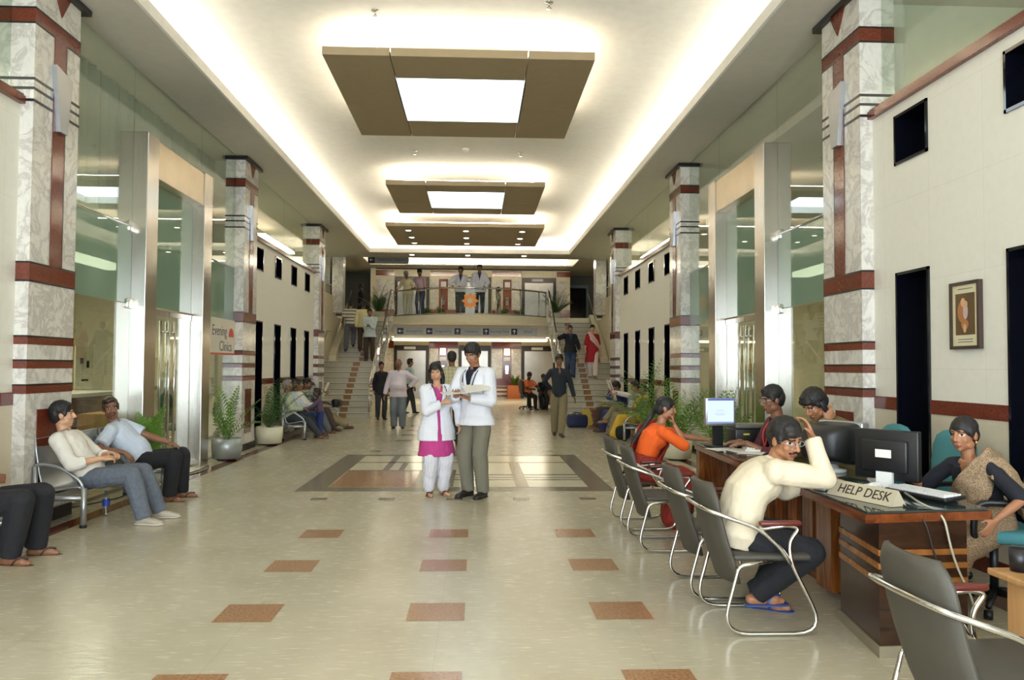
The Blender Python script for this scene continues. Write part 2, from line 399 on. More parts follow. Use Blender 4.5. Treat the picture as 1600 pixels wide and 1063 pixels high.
# hanging ceiling panels
def ceiling_panel(cx, y0, hw, dep, z, label, opening=None):
    t = thing('ceiling_light_panel', label, 'ceiling light', (cx, y0, z), 0, 'suspended ceiling panels')
    th = .10; g = .007
    def pan(x0, x1, ya, yb): MB().box(x0+g, x1-g, ya+g, yb-g, 0, th).build('panel_board', [M_boxp], t)
    if opening:
        a = opening[0]; oy0, oy1 = opening[1]-y0, opening[2]-y0; mid = dep*.56
        pan(-hw, -a, 0, mid); pan(-hw, -a, mid, dep); pan(a, hw, 0, mid); pan(a, hw, mid, dep)
        pan(-a, a, 0, oy0); pan(-a, a, oy1, dep)
        f = MB()
        for b in ((-a-.02, -a, oy0, oy1), (a, a+.02, oy0, oy1), (-a, a, oy0-.02, oy0), (-a, a, oy1, oy1+.02)): f.box(*b, .0, .2)
        f.build('light_well', M_white, t)
        MB().box(-a, a, oy0, oy1, .15, .165).build('diffuser', M_panel, t)
        MB().box(-a-.05, a+.05, oy0-.05, oy1+.05, .18, .2).build('lamp_tray', M_white, t)
    else: pan(-hw, hw, 0, dep)
    tb = MB(); q = .22
    for b in ((-hw+q, hw-q, q, q+.04), (-hw+q, hw-q, dep-q-.04, dep-q), (-hw+q, -hw+q+.04, q+.06, dep-q-.06), (hw-q-.04, hw-q, q+.06, dep-q-.06)): tb.box(*b, th+.02, th+.06)
    tb.build('lamp_tube', M_boxt, t)
    h = MB()
    for sx in (-1, 1):
        for yy in (.5, dep-.5): h.box(sx*(hw-.6)-.015, sx*(hw-.6)+.015, yy-.015, yy+.015, th, 5.66-z)
    h.build('hanger_rod', M_white, t)
    return t
ceiling_panel(-.02, 9.3, 1.66, 3.28, 5.25, 'large taupe ceiling panel with a bright square light, nearest of the row', (.84, 10.03, 11.78))
ceiling_panel(-.03, 16.0, 1.66, 3.0, 5.25, 'taupe ceiling panel with a square light, second along the hall', (.83, 16.6, 18.3))
p3 = ceiling_panel(-.1, 20.75, 2.14, 3.3, 5.25, 'plain taupe ceiling panel dotted with nine small downlights')
def downlight(x, y, z, lab, grp, r=.075):
    t = thing('downlight', lab, 'ceiling light', (x, y, z), 0, grp)
    MB().lathe([(r+.02, 0), (r+.02, -.008), (r, -.010), (r, 0)], 16, cap=False).build('trim_ring', M_white, t)
    MB().lathe([(r, -.004), (r*.5, -.0045)], 16).build('lens', M_down, t)
rows = ('near', 'middle', 'far'); cols = ('left', 'centre', 'right')
for j, y in enumerate((21.4, 22.55, 23.6)):
    for i, x in enumerate((-1.68, -.09, 1.47)):
        downlight(x, y, 5.25, f'small round downlight in the plain ceiling panel, {rows[j]} row, {cols[i]} column', 'downlights in the plain panel')
for i, x in enumerate((-1.92, -.08, 1.78)):
    downlight(x, 25.6, SOF, f'small round downlight in the flat soffit above the balcony, {("left","middle","right")[i]} one', 'downlights above the balcony', .085)
for i, (x, y, w) in enumerate(((1.01, 8.69, 'right of centre above the nearest panel'), (-1.0, 9.0, 'above the near edge of the nearest panel'), (-1.0, 14.9, 'left one before the second panel'), (1.05, 14.9, 'right one before the second panel'))):
    t = thing('ceiling_sprinkler', f'small metal sprinkler head on the ceiling, {w}', 'sprinkler', (x, y, 5.66), 0, 'sprinkler heads')
    MB().lathe([(.05, 0), (.05, -.01), (.012, -.015), (.012, -.06), (.03, -.065), (.03, -.075)], 12).build('sprinkler_body', M_chrome, t)
t = thing('smoke_detector', 'small white round smoke detector on the ceiling between the two lit panels', 'smoke detector', (-.02, 14.7, 5.66))
MB().lathe([(.07, 0), (.07, -.03), (.04, -.055)], 16).build('detector_body', M_white, t)

# pillars --------------------------------------------------------------
def pillar(sx, y0, n, w=.8):
    """marble clad pillar; local x points into the hall, y along it"""
    t = struct(thing('pillar', n, 'pillar', (sx*3.86, y0, 0))); del t['label']; del t['category']
    F = 0.0; D = .34; H = SOF
    body = MB().box(sx*D, 0, 0, w, 0, H-.05)
    body.build('marble_shaft', M_marb, t)
    g = MB(); e = .004
    for z0, z1 in ((1.23, 1.31), (1.46, 1.535), (1.68, 1.755), (2.26, 2.43), (4.64, 4.78)):
        g.box(sx*D, -sx*e, -e, w+e, z0, z1, 0)
    g.box(sx*-.01, -sx*e, w*.40, w*.66, 2.43, 4.64, 0)
    for z in (2.26, 2.43, 1.755, 1.535, 1.31, 4.64, 4.78): g.box(sx*D, -sx*e*1.5, -e*1.5, w+e*1.5, z-.008, z+.008, 1)
    for z in (3.92, 4.03, 4.12): g.box(sx*D, -sx*.006, -.006, w+.006, z-.012, z+.012, 1)
    g.box(sx*-.01, -sx*e*1.4, w*.655, w*.675, 2.43, 4.64, 1)
    g.box(sx*-.01, -sx*e, w*.22, w*.68, .3, 1.08, 0)
    g.build('granite_inlay', [M_gran, M_blk], t)
    # shield, triangle and cap
    tri = MB(); c = w*.54
    pts = [(c-.15, 4.36), (c+.15, 4.30), (c+.075, 3.74), (c-.06, 3.74)]
    Mx = Matrix(((0, 0, -sx, 0), (1, 0, 0, 0), (0, 1, 0, 0), (0, 0, 0, 1)))
    tri.prism(pts, .05, 0, Mx); tri.build('metal_shield', M_silver, t)
    tri = MB(); tri.prism([(c-.15, H-.07), (c+.15, H-.07), (c, H-.30)], .012, 0, Mx); tri.build('granite_triangle', M_gran, t)
    MB().box(sx*D, -sx*.05, -.05, w+.12, H-.07, H-.01).build('capital', M_blk, t)
    MB().box(sx*D, -sx*.02, -.02, w+.02, 0, .12).build('plinth', M_blk, t)
    return t
for y0 in (7.2, 13.7, 20.2):
    pillar(-1, y0, 'x'); pillar(1, y0, 'x')

# side walls with recessed slot windows ---------------------------------
def wall_cells(mb, sx, x_in, x_out, y0, y1, z0, z1, holes, mi=0):
    ys = sorted({y0, y1, *[h[0] for h in holes], *[h[1] for h in holes]}); zs = sorted({z0, z1, *[h[2] for h in holes], *[h[3] for h in holes]})
    for a, b in zip(ys, ys[1:]):
        for c, d in zip(zs, zs[1:]):
            ym, zm = (a+b)/2, (c+d)/2
            if any(h[0] < ym < h[1] and h[2] < zm < h[3] for h in holes): continue
            mb.box(sx*x_in, sx*x_out, a, b, c, d, mi)
wn = [1]
M_gpane = mat('grey_pane', (84, 88, 78), .15)
def slot_window(sx, y0, y1, z0, z1):
    t = struct(thing('window_%d' % wn[0], '', '', (sx*WX, (y0+y1)/2, (z0+z1)/2))); wn[0] += 1; del t['label']; del t['category']
    h, v = (y1-y0)/2, (z1-z0)/2; f = MB(); q = .025
    for a in ((-h, -h+q, -v, v), (h-q, h, -v, v), (-h, h, -v, -v+q), (-h, h, v-q, v)): f.box(sx*-.015, sx*.31, a[0], a[1], a[2], a[3])
    f.build('window_frame', M_blkg, t)
    MB().box(sx*.28, sx*.30, -h, h, -v, v).build('dark_pane', M_gpane, t)
def bay_wall(name, sx, y0, y1, cs):
    holes = []
    for c in cs: holes += [(c-.255, c+.255, 3.33, 3.78), (c-.255, c+.255, .32, 2.36)]
    mb = MB(); wall_cells(mb, sx, WX, WX+.22, y0, y1, 0, 3.9, holes)
    struct(mb.build(name, M_wall))
    d = MB()
    ys = [y0]+[q for c in cs for q in (c-.255, c+.255)]+[y1]; ys = sorted(ys)
    for a, b in zip(ys[::2], ys[1::2]): d.box(sx*(WX-.012), sx*WX, a, b, 1.13, 1.245, 0); d.box(sx*(WX-.006), sx*WX, a, b, 0, 1.13, 1); d.box(sx*(WX-.016), sx*WX, a, b, 0, .12, 0)
    struct(d.build(name.replace('wall', 'baseboard'), [M_gran, M_dado]))
    struct(MB().box(sx*(WX-.05), sx*(WX+.24), y0, y1, 3.88, 3.95, 0).box(sx*(WX-.03), sx*(WX+.24), y0, y1, 3.95, 3.975, 0).build('trim_1', M_gran))
    for h in holes: slot_window(sx, *h)
    # glass above
    w = struct(thing('window_%d' % wn[0], '', '', (sx*(WX+.1), (y0+y1)/2, 4.58))); wn[0] += 1; del w['label']; del w['category']
    hy = (y1-y0)/2; n = max(1, round(hy*2/3.2))
    for i in range(n):
        a = -hy+2*hy*i/n; MB().box(-.006, .006, a+.004, a+2*hy/n-.004, -.60, .60).build('glass_pane', M_glass, w)
near_c = [6.55, 5.09, 3.63, 2.17, .7]; far_c = [15.1, 16.52, 17.94, 19.34]
bay_wall('wall_left', -1, -3.5, 7.2, near_c); bay_wall('wall_right', 1, -3.5, 7.2, near_c)
bay_wall('wall_left_far', -1, 14.5, 20.2, far_c); bay_wall('wall_right_far', 1, 14.5, 20.2, far_c)
# gallery behind the glass: floor slab, back wall, glass screens
gb = MB()
for sx in (-1, 1):
    for x0, y0, y1 in ((4.22, -3.5, 7.2), (4.22, 14.5, 20.7), (4.82, 20.7, 26.3)): gb.box(sx*x0, sx*9, y0, y1, 3.2, 3.3, 0)
    gb.box(sx*7.4, sx*7.5, -3.5, 40, 0, 6.3, 0)
    gb.box(sx*4.22, sx*7.4, 7.55, 7.65, 0, SOF, 0); gb.box(sx*4.22, sx*7.4, 14.05, 14.15, 0, SOF, 0)
struct(gb.build('wall_gallery', mat('gallery_wall', (206, 204, 186), .6)))
for sx in (-1, 1):
    struct(MB().box(sx*4.62, sx*4.8, 20.9, 26.9, 0, 3.87).build('wall_left_stair' if sx < 0 else 'wall_right_stair', M_wall2))
    struct(MB().box(sx*4.2, sx*4.62, 20.75, 20.95, 0, SOF).build('wall_left_return' if sx < 0 else 'wall_right_return', M_wall2))
    w = struct(thing('window_%d' % wn[0], '', '', (sx*4.7, 23.6, 4.5))); wn[0] += 1; del w['label']; del w['category']
    MB().box(-.006, .006, -2.6, -.1, -.32, .66).build('glass_pane', M_glass, w); MB().box(-.006, .006, -.09, 2.6, -.32, .66).build('glass_pane', M_glass, w)
    MB().box(-.02, .02, -2.6, 2.6, -.60, -.34).build('parapet_panel', mat('bronze_panel', (140, 122, 98), .35, .3), w)
    MB().tube([(-sx*.06, -2.6, -.30), (-sx*.06, 2.6, -.30)], .025).build('window_rail', M_chrome, w)
    struct(MB().box(sx*4.3, sx*4.66, 26.35, 26.85, 3.3, CL).build('pillar', M_marb))
    struct(MB().box(sx*4.62, sx*4.8, 26.9, 40, 0, 3.2).build('wall_left_lobby' if sx < 0 else 'wall_right_lobby', M_wall2))
# entrance end behind the camera: glazed front open to daylight
eb = MB()
eb.box(-9, -3.9, -3.6, -3.5, 0, 6, 0); eb.box(3.9, 9, -3.6, -3.5, 0, 6, 0); eb.box(-3.9, 3.9, -3.6, -3.5, 3.9, 6, 0)
struct(eb.build('wall_entrance', M_wall2))

# shopfront bays ---------------------------------------------------------
GX = 4.03
def shopfront(sx, dn):
    # steel portal
    t = struct(thing('trim_%d' % (2+dn), '', '', (sx*3.85, 9.66, 0))); del t['label']; del t['category']
    for a in (0, 2.02): MB().box(0, sx*.36, a, a+.34, 0, 4.38).build('portal_column', M_steel, t, bevel=.006)
    MB().box(sx*.02, sx*.34, .34, 2.02, 3.88, 4.36).build('portal_lintel', M_steelw, t, bevel=.006)
    w = struct(thing('window_%d' % wn[0], '', '', (sx*GX, 8.0, 0))); wn[0] += 1; del w['label']; del w['category']
    g = .004
    for y0, y1, k in ((0, 1.66, 0), (4.02, 5.70, 0), (2.0, 3.68, 1)):
        MB().box(-.006, .006, y0+g, y1-g, 3.19 if not k else 2.26, SOF if not k else 3.88).build('glass_pane', M_glass if not k else M_film, w)
        if not k:
            MB().box(-.006, .006, y0+g, y1-g, 2.25, 3.18).build('film_pane', M_film, w)
            MB().box(-.006, .006, y0+g, y1-g, 0.02, 2.24).build('glass_pane', M_glass, w)
            MB().tube([(-sx*.02, y0, 3.19), (-sx*.02, y1, 3.19)], .011, 8).build('joint_rod', M_chrome, w)
        for yy in ((y1-.05,) if y0 == 0 else (y0+.05,) if not k else ()):
            for z in (2.245, 3.19): MB().rbox(-.03, .03, yy-.07, yy+.07, z-.06, z+.06, .006).build('patch_fitting', M_chrome, w)
    for y0, y1 in ((0, 1.66), (4.02, 5.7)): MB().box(-.015, .015, y0, y1, 0, .03).build('floor_channel', M_steel, w)
    # pane joints above the portal
    MB().box(-.007, .007, 1.67, 4.01, 4.39, SOF).build('glass_pane', M_glass, w)
    d = struct(thing('door_%d' % dn, '', '', (sx*GX, 10.0, 0))); del d['label']; del d['category']
    for y0, y1, hy in ((0.02, .83, .74), (.85, 1.66, .94)):
        p = MB().box(-.006, .006, y0, y1, .02, 2.22).build('door_leaf', M_glass, d)
        MB().box(-.02, .02, y0, y1, .02, .10).build('door_rail', M_steel, d); MB().box(-.02, .02, y0, y1, 2.16, 2.23).build('door_rail', M_steel, d)
        hb = MB()
        for s2 in (-1, 1): hb.tube([(s2*.06, hy, .35), (s2*.06, hy, 2.10)], .016, 10)
        for z in (.5, 1.95): hb.tube([(-.06, hy, z), (.06, hy, z)], .012, 8)
        hb.build('door_handle', M_chrome, d)
shopfront(-1, 1); shopfront(1, 2)
# rooms behind the shopfronts
M_room = mat('room_wall', (222, 204, 150), .6)
M_curt = mat('pleated_blind', (176, 176, 158), .8)
for sx in (-1, 1):
    rb = MB(); rb.box(sx*4.12, sx*7.4, 7.65, 14.05, 3.06, 3.16, 0)
    rb.box(sx*6.9, sx*7.0, 7.65, 14.05, 0, 3.06, 0)
    struct(rb.build('wall_left_room' if sx < 0 else 'wall_right_room', M_room))
    t = thing('office_ceiling_light', f'flat lit ceiling panel in the office behind the {"left" if sx<0 else "right"} glass front', 'ceiling light', (sx*5.5, 10.8, 3.06))
    MB().box(-.3, .3, -2.0, 2.0, -.03, 0).build('light_housing', M_white, t); MB().box(-.27, .27, -1.95, 1.95, -.036, -.03).build('light_diffuser', emit('office_panel', (1, .90, .68), 7.0), t)
cu = MB(); n = 120
pts = [(-4.55+.05*math.sin(i*1.9)+.015*math.sin(i*.7), 7.7+6.3*i/n) for i in range(n+1)]
for (a, b), (c, d) in zip(pts, pts[1:]): cu._add([(a, b, 3.17), (c, d, 3.17), (c, d, SOF), (a, b, SOF), (a-.004, b, 3.17), (c-.004, d, 3.17), (c-.004, d, SOF), (a-.004, b, SOF)], [(0, 1, 2, 3), (7, 6, 5, 4)], 0, True)
tag(cu.build('curtain', M_curt), 'grey green pleated curtain hanging behind the upper glass of the left shopfront', 'curtain')
struct(MB().box(5.0, 5.08, 7.65, 14.05, 3.16, SOF).build('wall_right_upper', mat('grey_panel', (150, 146, 132), .6)))

# fill lamps added to brighten the gallery behind the glass
def gallery_fill(x, y, z, lx, ly, lab, e=9.0):
    t = thing('gallery_fill_light', lab, 'ceiling light', (x, y, z), 0, 'added gallery fill lights')
    MB().box(-lx, lx, -ly, ly, -.04, 0).build('light_housing', M_white, t); MB().box(-lx+.02, lx-.02, -ly+.02, ly-.02, -.046, -.04).build('light_diffuser', emit('gallery_fill_glow', (1, .93, .76), e), t)
for sx, nm in ((-1, 'left'), (1, 'right')):
    gallery_fill(sx*5.9, 3.0, SOF, .3, 2.4, f'flat added gallery fill light above the near {nm} wall')
    gallery_fill(sx*5.9, 17.4, SOF, .3, 2.0, f'flat added gallery fill light above the far {nm} wall windows')
    gallery_fill(sx*5.9, 23.5, SOF, .3, 2.0, f'flat added gallery fill light beside the {nm} stairs')

for sx, nm, cl in ((-1, 'left', 'pleated curtain'), (1, 'right', 'grey panel')):  # unseen battens added on the slab to lift the curtain and grey panel
    batten('fill_uplight', sx*4.34-.03, sx*4.34+.03, 8.2, 13.6, 3.165, emit('fill_uplight_glow', (1, .92, .74), 9.0), f'slim added fill light behind the {nm} upper glass below the {cl}')
# ================================================================== STAIRS, BALCONY, BACK WALL
MZ = 3.30; RISE = MZ/20
M_step = mat('step_stone', (206, 200, 180), .3, var=.08, scale=20)
M_riser = mat('riser_stone', (190, 184, 164), .35, var=.08, scale=20)
M_nose = mat('step_nosing', (64, 58, 50), .4)
def staircase(sx, lab):
    t = thing('staircase', lab, 'stairs', (sx*2.83, 22.4, 0))
    X = lambda v: sx*v
    TR = .285; y = 0.0
    for i in range(20):
        z = RISE*(i+1); upper = i >= 10
        if i == 10: y += .35
        w = 1.79 if not upper else 1.52
        dep = TR+(.35 if i == 9 else 0)
        b = MB(); b.box(X(0), X(w), y, y+dep+.02, z-RISE, z-.03, 1); b.box(X(0), X(w), y-.025, y+dep+.02, z-.03, z, 0)
        b.box(X(0), X(w), y-.028, y-.02, z-.034, z-.022, 2)
        c = .77-(.0 if not upper else .05)
        b.box(X(c-.11), X(c+.11), y-.004, y, z-RISE+.01, z-.035, 3)
        b.build('step', [M_step, M_riser, M_nose, M_granT], t)
        y += dep-.0
    top = y
    # masonry under the flights
    u = MB(); u.prism([(0, 0), (2.85, 0), (2.85, RISE*9.2), (2.6, RISE*9.2), (.12, .02)], 1.75*1, 0, Matrix(((0, 0, sx, X(.02)), (1, 0, 0, .03), (0, 1, 0, 0), (0, 0, 0, 1))))
    u.build('stringer_wall', M_wall2, t)
    MB().prism([(0, 1.60), (.3, 1.60), (2.95, MZ-.05), (2.95, MZ+.05), (2.65, MZ+.12), (0, 1.85)], .24, 0, Matrix(((0, 0, sx, X(1.53)), (1, 0, 0, 3.2), (0, 1, 0, 0), (0, 0, 0, 1)))).build('outer_stringer', M_wall2, t)
    def rail(x, pts, name='handrail', r=.03):
        MB().tube([(X(x), a, b) for a, b in pts], r, 10).build(name, M_chrome, t)
    rail(.02, [(.0, .98), (2.55, 2.55), (2.95, 2.58)]); rail(.02, [(3.0, 2.60), (3.15, 2.65), (5.65, 4.25), (5.85, 4.25)])
    rail(1.70, [(-.2, 1.0), (.0, 1.05), (2.5, 2.60), (3.0, 2.62)], r=.022); rail(1.45, [(3.1, 2.62), (5.7, 4.2)], r=.022)
    gl = MB()
    gl._add([(X(.02), .1, .30), (X(.02), 2.5, 1.78), (X(.02), 2.5, 2.45), (X(.02), .1, .98)], [(0, 1, 2, 3)]); gl._add([(X(.02), 3.2, 1.95), (X(.02), 5.5, 3.4), (X(.02), 5.5, 4.08), (X(.02), 3.2, 2.62)], [(0, 1, 2, 3)])
    gl.build('glass_balustrade', M_glassr, t)
    for yy, z0, z1 in ((.05, .16, .98), (1.25, .82, 1.75), (2.5, 1.6, 2.52), (3.2, 1.9, 2.64), (4.4, 2.55, 3.4), (5.6, 3.3, 4.22)):
        MB().tube([(X(.02), yy, z0), (X(.02), yy, z1)], .02, 8).build('baluster', M_chrome, t)
    return top
staircase(-1, 'left staircase with stone steps and red centre tiles'); STOP = staircase(1, 'right staircase with stone steps and red centre tiles')
YT = 22.4+STOP            # where the flights meet the upper floor
def bow(u): # balcony front edge, u in -1..1
    return 28.25-1.55*(1-u*u)**1.0
BX = 2.80
nb = 28; edge = [(BX*(-1+2*i/nb), bow(-1+2*i/nb)) for i in range(nb+1)]
sl = MB(); sl.prism(edge+[(BX, 28.4), (-BX, 28.4)], MZ-3.02, 0, Matrix.Translation((0, 0, 3.02)))
sl.box(-9, 9, 28.28, 40, 3.02, MZ, 0)
struct(sl.build('floor_upper', M_wall2))
un = MB(); un.box(-4.62, 4.62, 28.6, 37.3, 2.72, 3.02, 0); un.box(-BX, BX, 28.56, 28.75, 2.42, 3.02, 0)
struct(un.build('ceiling_lower', M_soffit))
lt = thing('strip_light', 'long glowing strip light under the sign band below the balcony', 'light', (0, 28.5, 2.47))
MB().box(-2.85, 2.85, -.03, .03, .03, .05).build('strip_housing', M_white, lt); MB().box(-2.83, 2.83, -.04, .04, -.03, .03).build('strip_tube', emit('strip_light_glow', (1, .86, .6), 7.0), lt)
# balustrade on the bow
bt = thing('balcony_railing', 'curved glass and steel balustrade around the bowed balcony', 'railing', (0, 0, MZ))
ed2 = [(x*.985, y+.05) for x, y in edge]
MB().tube([(x, y, .92) for x, y in ed2], .03, 10).build('handrail', M_chrome, bt)
MB().tube([(x, y-.03, .03) for x, y in ed2], .022, 8).build('bottom_rail', M_steel, bt)
pan = MB()
for (a, b), (c, d) in zip(ed2, ed2[1:]): pan._add([(a, b, .08), (c, d, .08), (c, d, .84), (a, b, .84)], [(0, 1, 2, 3)], 0, True)
pan.build('glass_panel', M_glassr, bt)
for u in (-1, -.66, -.36, 0.0-.18*0, .33, .64, .9, 1):
    if abs(u) < .05: continue
    x, y = BX*u*.985, bow(u)+.05; MB().tube([(x, y-.03, -.26), (x, y-.03, .9)], .02, 8).build('baluster', M_steel, bt)
# star emblem on the glass
st = thing('star_emblem', 'orange eight pointed star emblem fixed to the balcony glass', 'emblem', (.0, bow(0)-.03, MZ+.46))
Mst = Matrix(((1, 0, 0, 0), (0, 0, 1, 0), (0, -1, 0, 0), (0, 0, 0, 1))) @ Matrix.Identity(4)
def star(r1, r0, n, rot=0): return [((r1 if i % 2 == 0 else r0)*math.sin(PI*i/n+rot), (r1 if i % 2 == 0 else r0)*math.cos(PI*i/n+rot)) for i in range(2*n)]
Mst = Matrix(((1, 0, 0, 0), (0, 0, -1, 0), (0, 1, 0, 0), (0, 0, 0, 1)))
MB().prism(star(.30, .205, 8, PI/8*0), .02, 0, Mst).build('star_plate', mat('star_orange', (238, 150, 60), .5), st)
MB().prism(star(.13, .08, 6), .026, 0, Mst).build('star_centre', mat('star_pale', (222, 206, 176), .5), st)
pn = MB(); pn.prism([(-.16, -.45), (.16, -.45), (.16, .40), (-.16, .40)], .006, 0, Matrix.Translation((0, .008, 0)) @ Mst)
pn.build('backing_panel', mat('emblem_panel', (196, 206, 206), .4), st)

# sign band under the balcony ------------------------------------------------
M_sign = mat('sign_grey', (176, 180, 184), .5); M_navy = mat('sign_navy', (38, 40, 72), .5); M_ink = mat('sign_ink', (96, 96, 106), .6)
M_wht = mat('sign_white', (232, 232, 232), .5)
def arrow(rot):
    p = [(-.012, -.08), (.012, -.08), (.012, .03), (.055, -.012), (.055, .018), (0, .078), (-.055, .018), (-.055, -.012), (-.012, .03)]
    c, s = math.cos(rot), math.sin(rot); return [(x*c-y*s, x*s+y*c) for x, y in p]
SG = 28.54
words = [('Emergency', PI/2, 'left arrow', 'leftmost sign'), ('Diagnostics', PI/2, 'left arrow', 'second sign from the left end'), ('Cafeteria', 0, 'up arrow', 'middle sign'), ('Nursing Desk', 0, 'up arrow', 'second sign from the right end'), ('Ward', 0, 'up arrow', 'rightmost sign')]
Mfront = Matrix(((1, 0, 0, 0), (0, 0, -1, 0), (0, 1, 0, 0), (0, 0, 0, 1)))
for (wd, rot, al, pos), x in zip(words, (-2.56, -1.5, -.47, .58, 1.62)):
    t = thing('direction_sign', f'grey direction sign with {al} under the balcony, {pos}', 'sign', (x, SG, 2.79), 0, 'direction signs under the balcony')
    MB().box(-.13, .86, -.0, .03, -.14, .14).build('sign_board', M_sign, t)
    MB().box(-.11, .11, -.006, 0, -.11, .11).build('arrow_tile', M_navy, t)
    MB().prism(arrow(rot), .004, 0, Matrix.Translation((0, -.007, 0)) @ Mfront).build('arrow', M_wht, t)
    text_mesh('lettering', wd, .13, M_ink, t, Matrix.Translation((.5, -.002, .0)) @ Mfront, .0015)
t = thing('overhead_sign', 'long grey sign with navy arrow tile hanging over the left of the upper lobby', 'sign', (-3.35, 30.0, 5.60))
MB().box(-.62, .95, 0, .05, -.14, .14).build('sign_board', M_sign, t); MB().box(-.62, -.36, -.006, 0, -.13, .13).build('arrow_tile', M_navy, t)
MB().prism(arrow(PI/2), .004, 0, Matrix.Translation((-.49, -.007, 0)) @ Mfront).build('arrow', M_wht, t)
text_mesh('lettering', 'Operation Theatre', .14, M_ink, t, Matrix.Translation((.28, -.002, 0)) @ Mfront, .0015)
MB().box(-.5, -.48, 0, .02, .14, .6).box(.8, .82, 0, .02, .14, .6).build('hanger_rod', M_steel, t)

# back wall with lifts ---------------------------------------------------------
YB = 37.3
bw = MB(); bw.box(-4.85, 4.75, YB, YB+.25, 0, CL, 0)
struct(bw.build('wall_back', M_wall2))
struct(MB().box(-9, 9, 39.6, 39.8, 0, CL).build('wall_corridor', mat('corridor_wall', (96, 98, 90), .6)))
fx = MB()
xs = [-3.69, -2.04, -.6, .93, 2.41, 4.06]
for z0, top in ((0, 2.95), (MZ, CL)):
    for x0, x1 in ((-4.6, -3.72), (-2.0, -1.60), (-1.13, -.64), (.97, 1.48), (1.93, 2.38), (4.1, 4.6)):
        fx.box(x0, x1, YB-.03, YB, z0+.95, z0+2.35, 0)
    for x0, x1 in ((-1.58, -1.15), (1.50, 1.91)): fx.box(x0, x1, YB-.025, YB, z0+.75, z0+2.4, 1)
    for x0, x1 in ((-4.6, -3.72), (-2.0, -.64), (.97, 2.38), (4.1, 4.75)):
        fx.box(x0, x1, YB-.02, YB, z0+2.36, z0+2.78, 1) if z0 < 1 else fx.box(x0, x1, YB-.02, YB, z0+2.55, z0+2.80, 1)
        fx.box(x0, x1, YB-.04, YB, z0+.60, z0+.92, 1)
        for k in (0.06, .26, .46): fx.box(x0, x1, YB-.035, YB, z0+k, z0+k+.09, 1)
    fx.box(-4.6, 4.75, YB-.03, YB, z0+2.85, z0+2.9, 2)
struct(fx.build('trim_back', [M_marb, M_gran, M_blk]))
M_frame = mat('lift_frame', (44, 34, 30), .3, .4)
M_lift = mat('lift_steel', (176, 172, 164), .28, .9, var=.1, scale=2)
lab = ['left', 'middle', 'right']
for z0, fl in ((0, 'hall floor'), (MZ, 'upper lobby')):
    for i in range(3):
        x0, x1 = xs[2*i], xs[2*i+1]; w = x1-x0
        t = thing('elevator', f'{lab[i]} steel lift doors in dark frame on the {fl}', 'elevator', ((x0+x1)/2, YB-.02, z0), 0, 'lifts on the back wall')
        f = MB(); f.box(-w/2, -w/2+.14, -.06, .02, 0, 2.5); f.box(w/2-.14, w/2, -.06, .02, 0, 2.5); f.box(-w/2+.14, w/2-.14, -.06, .02, 2.25, 2.5); f.build('lift_frame', M_frame, t)
        MB().box(-w/2+.14, -.003, -.02, .015, 0, 2.25).build('lift_door', M_lift, t); MB().box(.003, w/2-.14, -.02, .015, 0, 2.25).build('lift_door', M_lift, t)
        MB().box(-.35, .2, -.064, -.06, 2.31, 2.44).build('indicator_panel', M_wht if z0 < 1 else M_sign, t)
    for x, nm in ((-1.36, 'left'), (1.71, 'right')):
        t = thing('lift_call_panel', f'narrow steel lift call panel on {nm} red granite strip, {fl}', 'call panel', (x, YB-.025, z0+1.35), 0, 'lift call panels')
        MB().box(-.07, .07, -.02, 0, -.2, .2).build('panel_plate', M_chrome, t); MB().lathe([(.03, 0), (.03, .012)], 10, M=Matrix.Translation((0, -.02, .08)) @ Matrix.Rotation(PI/2, 4, 'X')).build('call_button', M_black, t)
        if z0 > 1:
            t = thing('floor_number_plate', f'small pale square plate high on {nm} red granite strip, upper lobby', 'plate', (x, YB-.025, z0+2.15), 0, 'pale plates on granite')
            MB().box(-.13, .13, -.02, 0, -.13, .13).build('plate_board', M_wht, t)
for x, nm in ((-1.36, 'left'), (1.71, 'right')):
    t = thing('wall_sconce', f'glowing square wall sconce on {nm} red granite strip beside lower lifts', 'wall lamp', (x, YB-.03, 2.2), 0, 'wall sconces')
    MB().box(-.16, .16, -.03, 0, -.2, .2).build('sconce_plate', M_gran, t)
    MB().rbox(-.13, .13, -.14, -.03, -.14, .16, .02).build('sconce_shade', emit('sconce_glow', (1, .72, .42), 6.0), t)
    t = thing('notice_card', f'white notice card under {nm} wall sconce by the lower lifts', 'notice', (x, YB-.026, 1.86), 0, 'notice cards')
    MB().box(-.15, .15, -.01, 0, -.09, .09).build('notice_paper', M_wht, t)
t = thing('corridor_door', 'dark glazed corridor door in pale blue frame at right of upper lobby', 'door', (5.35, 39.55, MZ))
f = MB(); f.box(-.62, -.5, -.05, .03, 0, 2.4); f.box(.5, .62, -.05, .03, 0, 2.4); f.box(-.5, .5, -.05, .03, 2.25, 2.4); f.box(-.5, .5, -.05, .03, 0, .5); f.build('door_frame', mat('pale_blue_paint', (112, 130, 132), .5), t)
MB().box(-.5, .5, -.02, 0, .5, 2.25).build('door_pane', M_blkg, t)
MB().tube([(-.42, -.08, .95), (-.42, -.08, 1.25)], .015).build('door_handle', M_chrome, t)

for x, nm in ((-2.6, 'left'), (0, 'middle'), (2.6, 'right')):  # fill panels added over the lower lobby, hidden by the fascia
    t = thing('lobby_fill_light', f'flat added fill light over the lower lift lobby, {nm} one', 'ceiling light', (x, 33.0, 2.72), 0, 'added lower lobby fill lights')
    MB().box(-.6, .6, -1.6, 1.6, -.03, 0).build('light_housing', M_white, t); MB().box(-.58, .58, -1.58, 1.58, -.036, -.03).build('light_diffuser', emit('lobby_fill_glow', (1, .9, .7), 6.0), t)
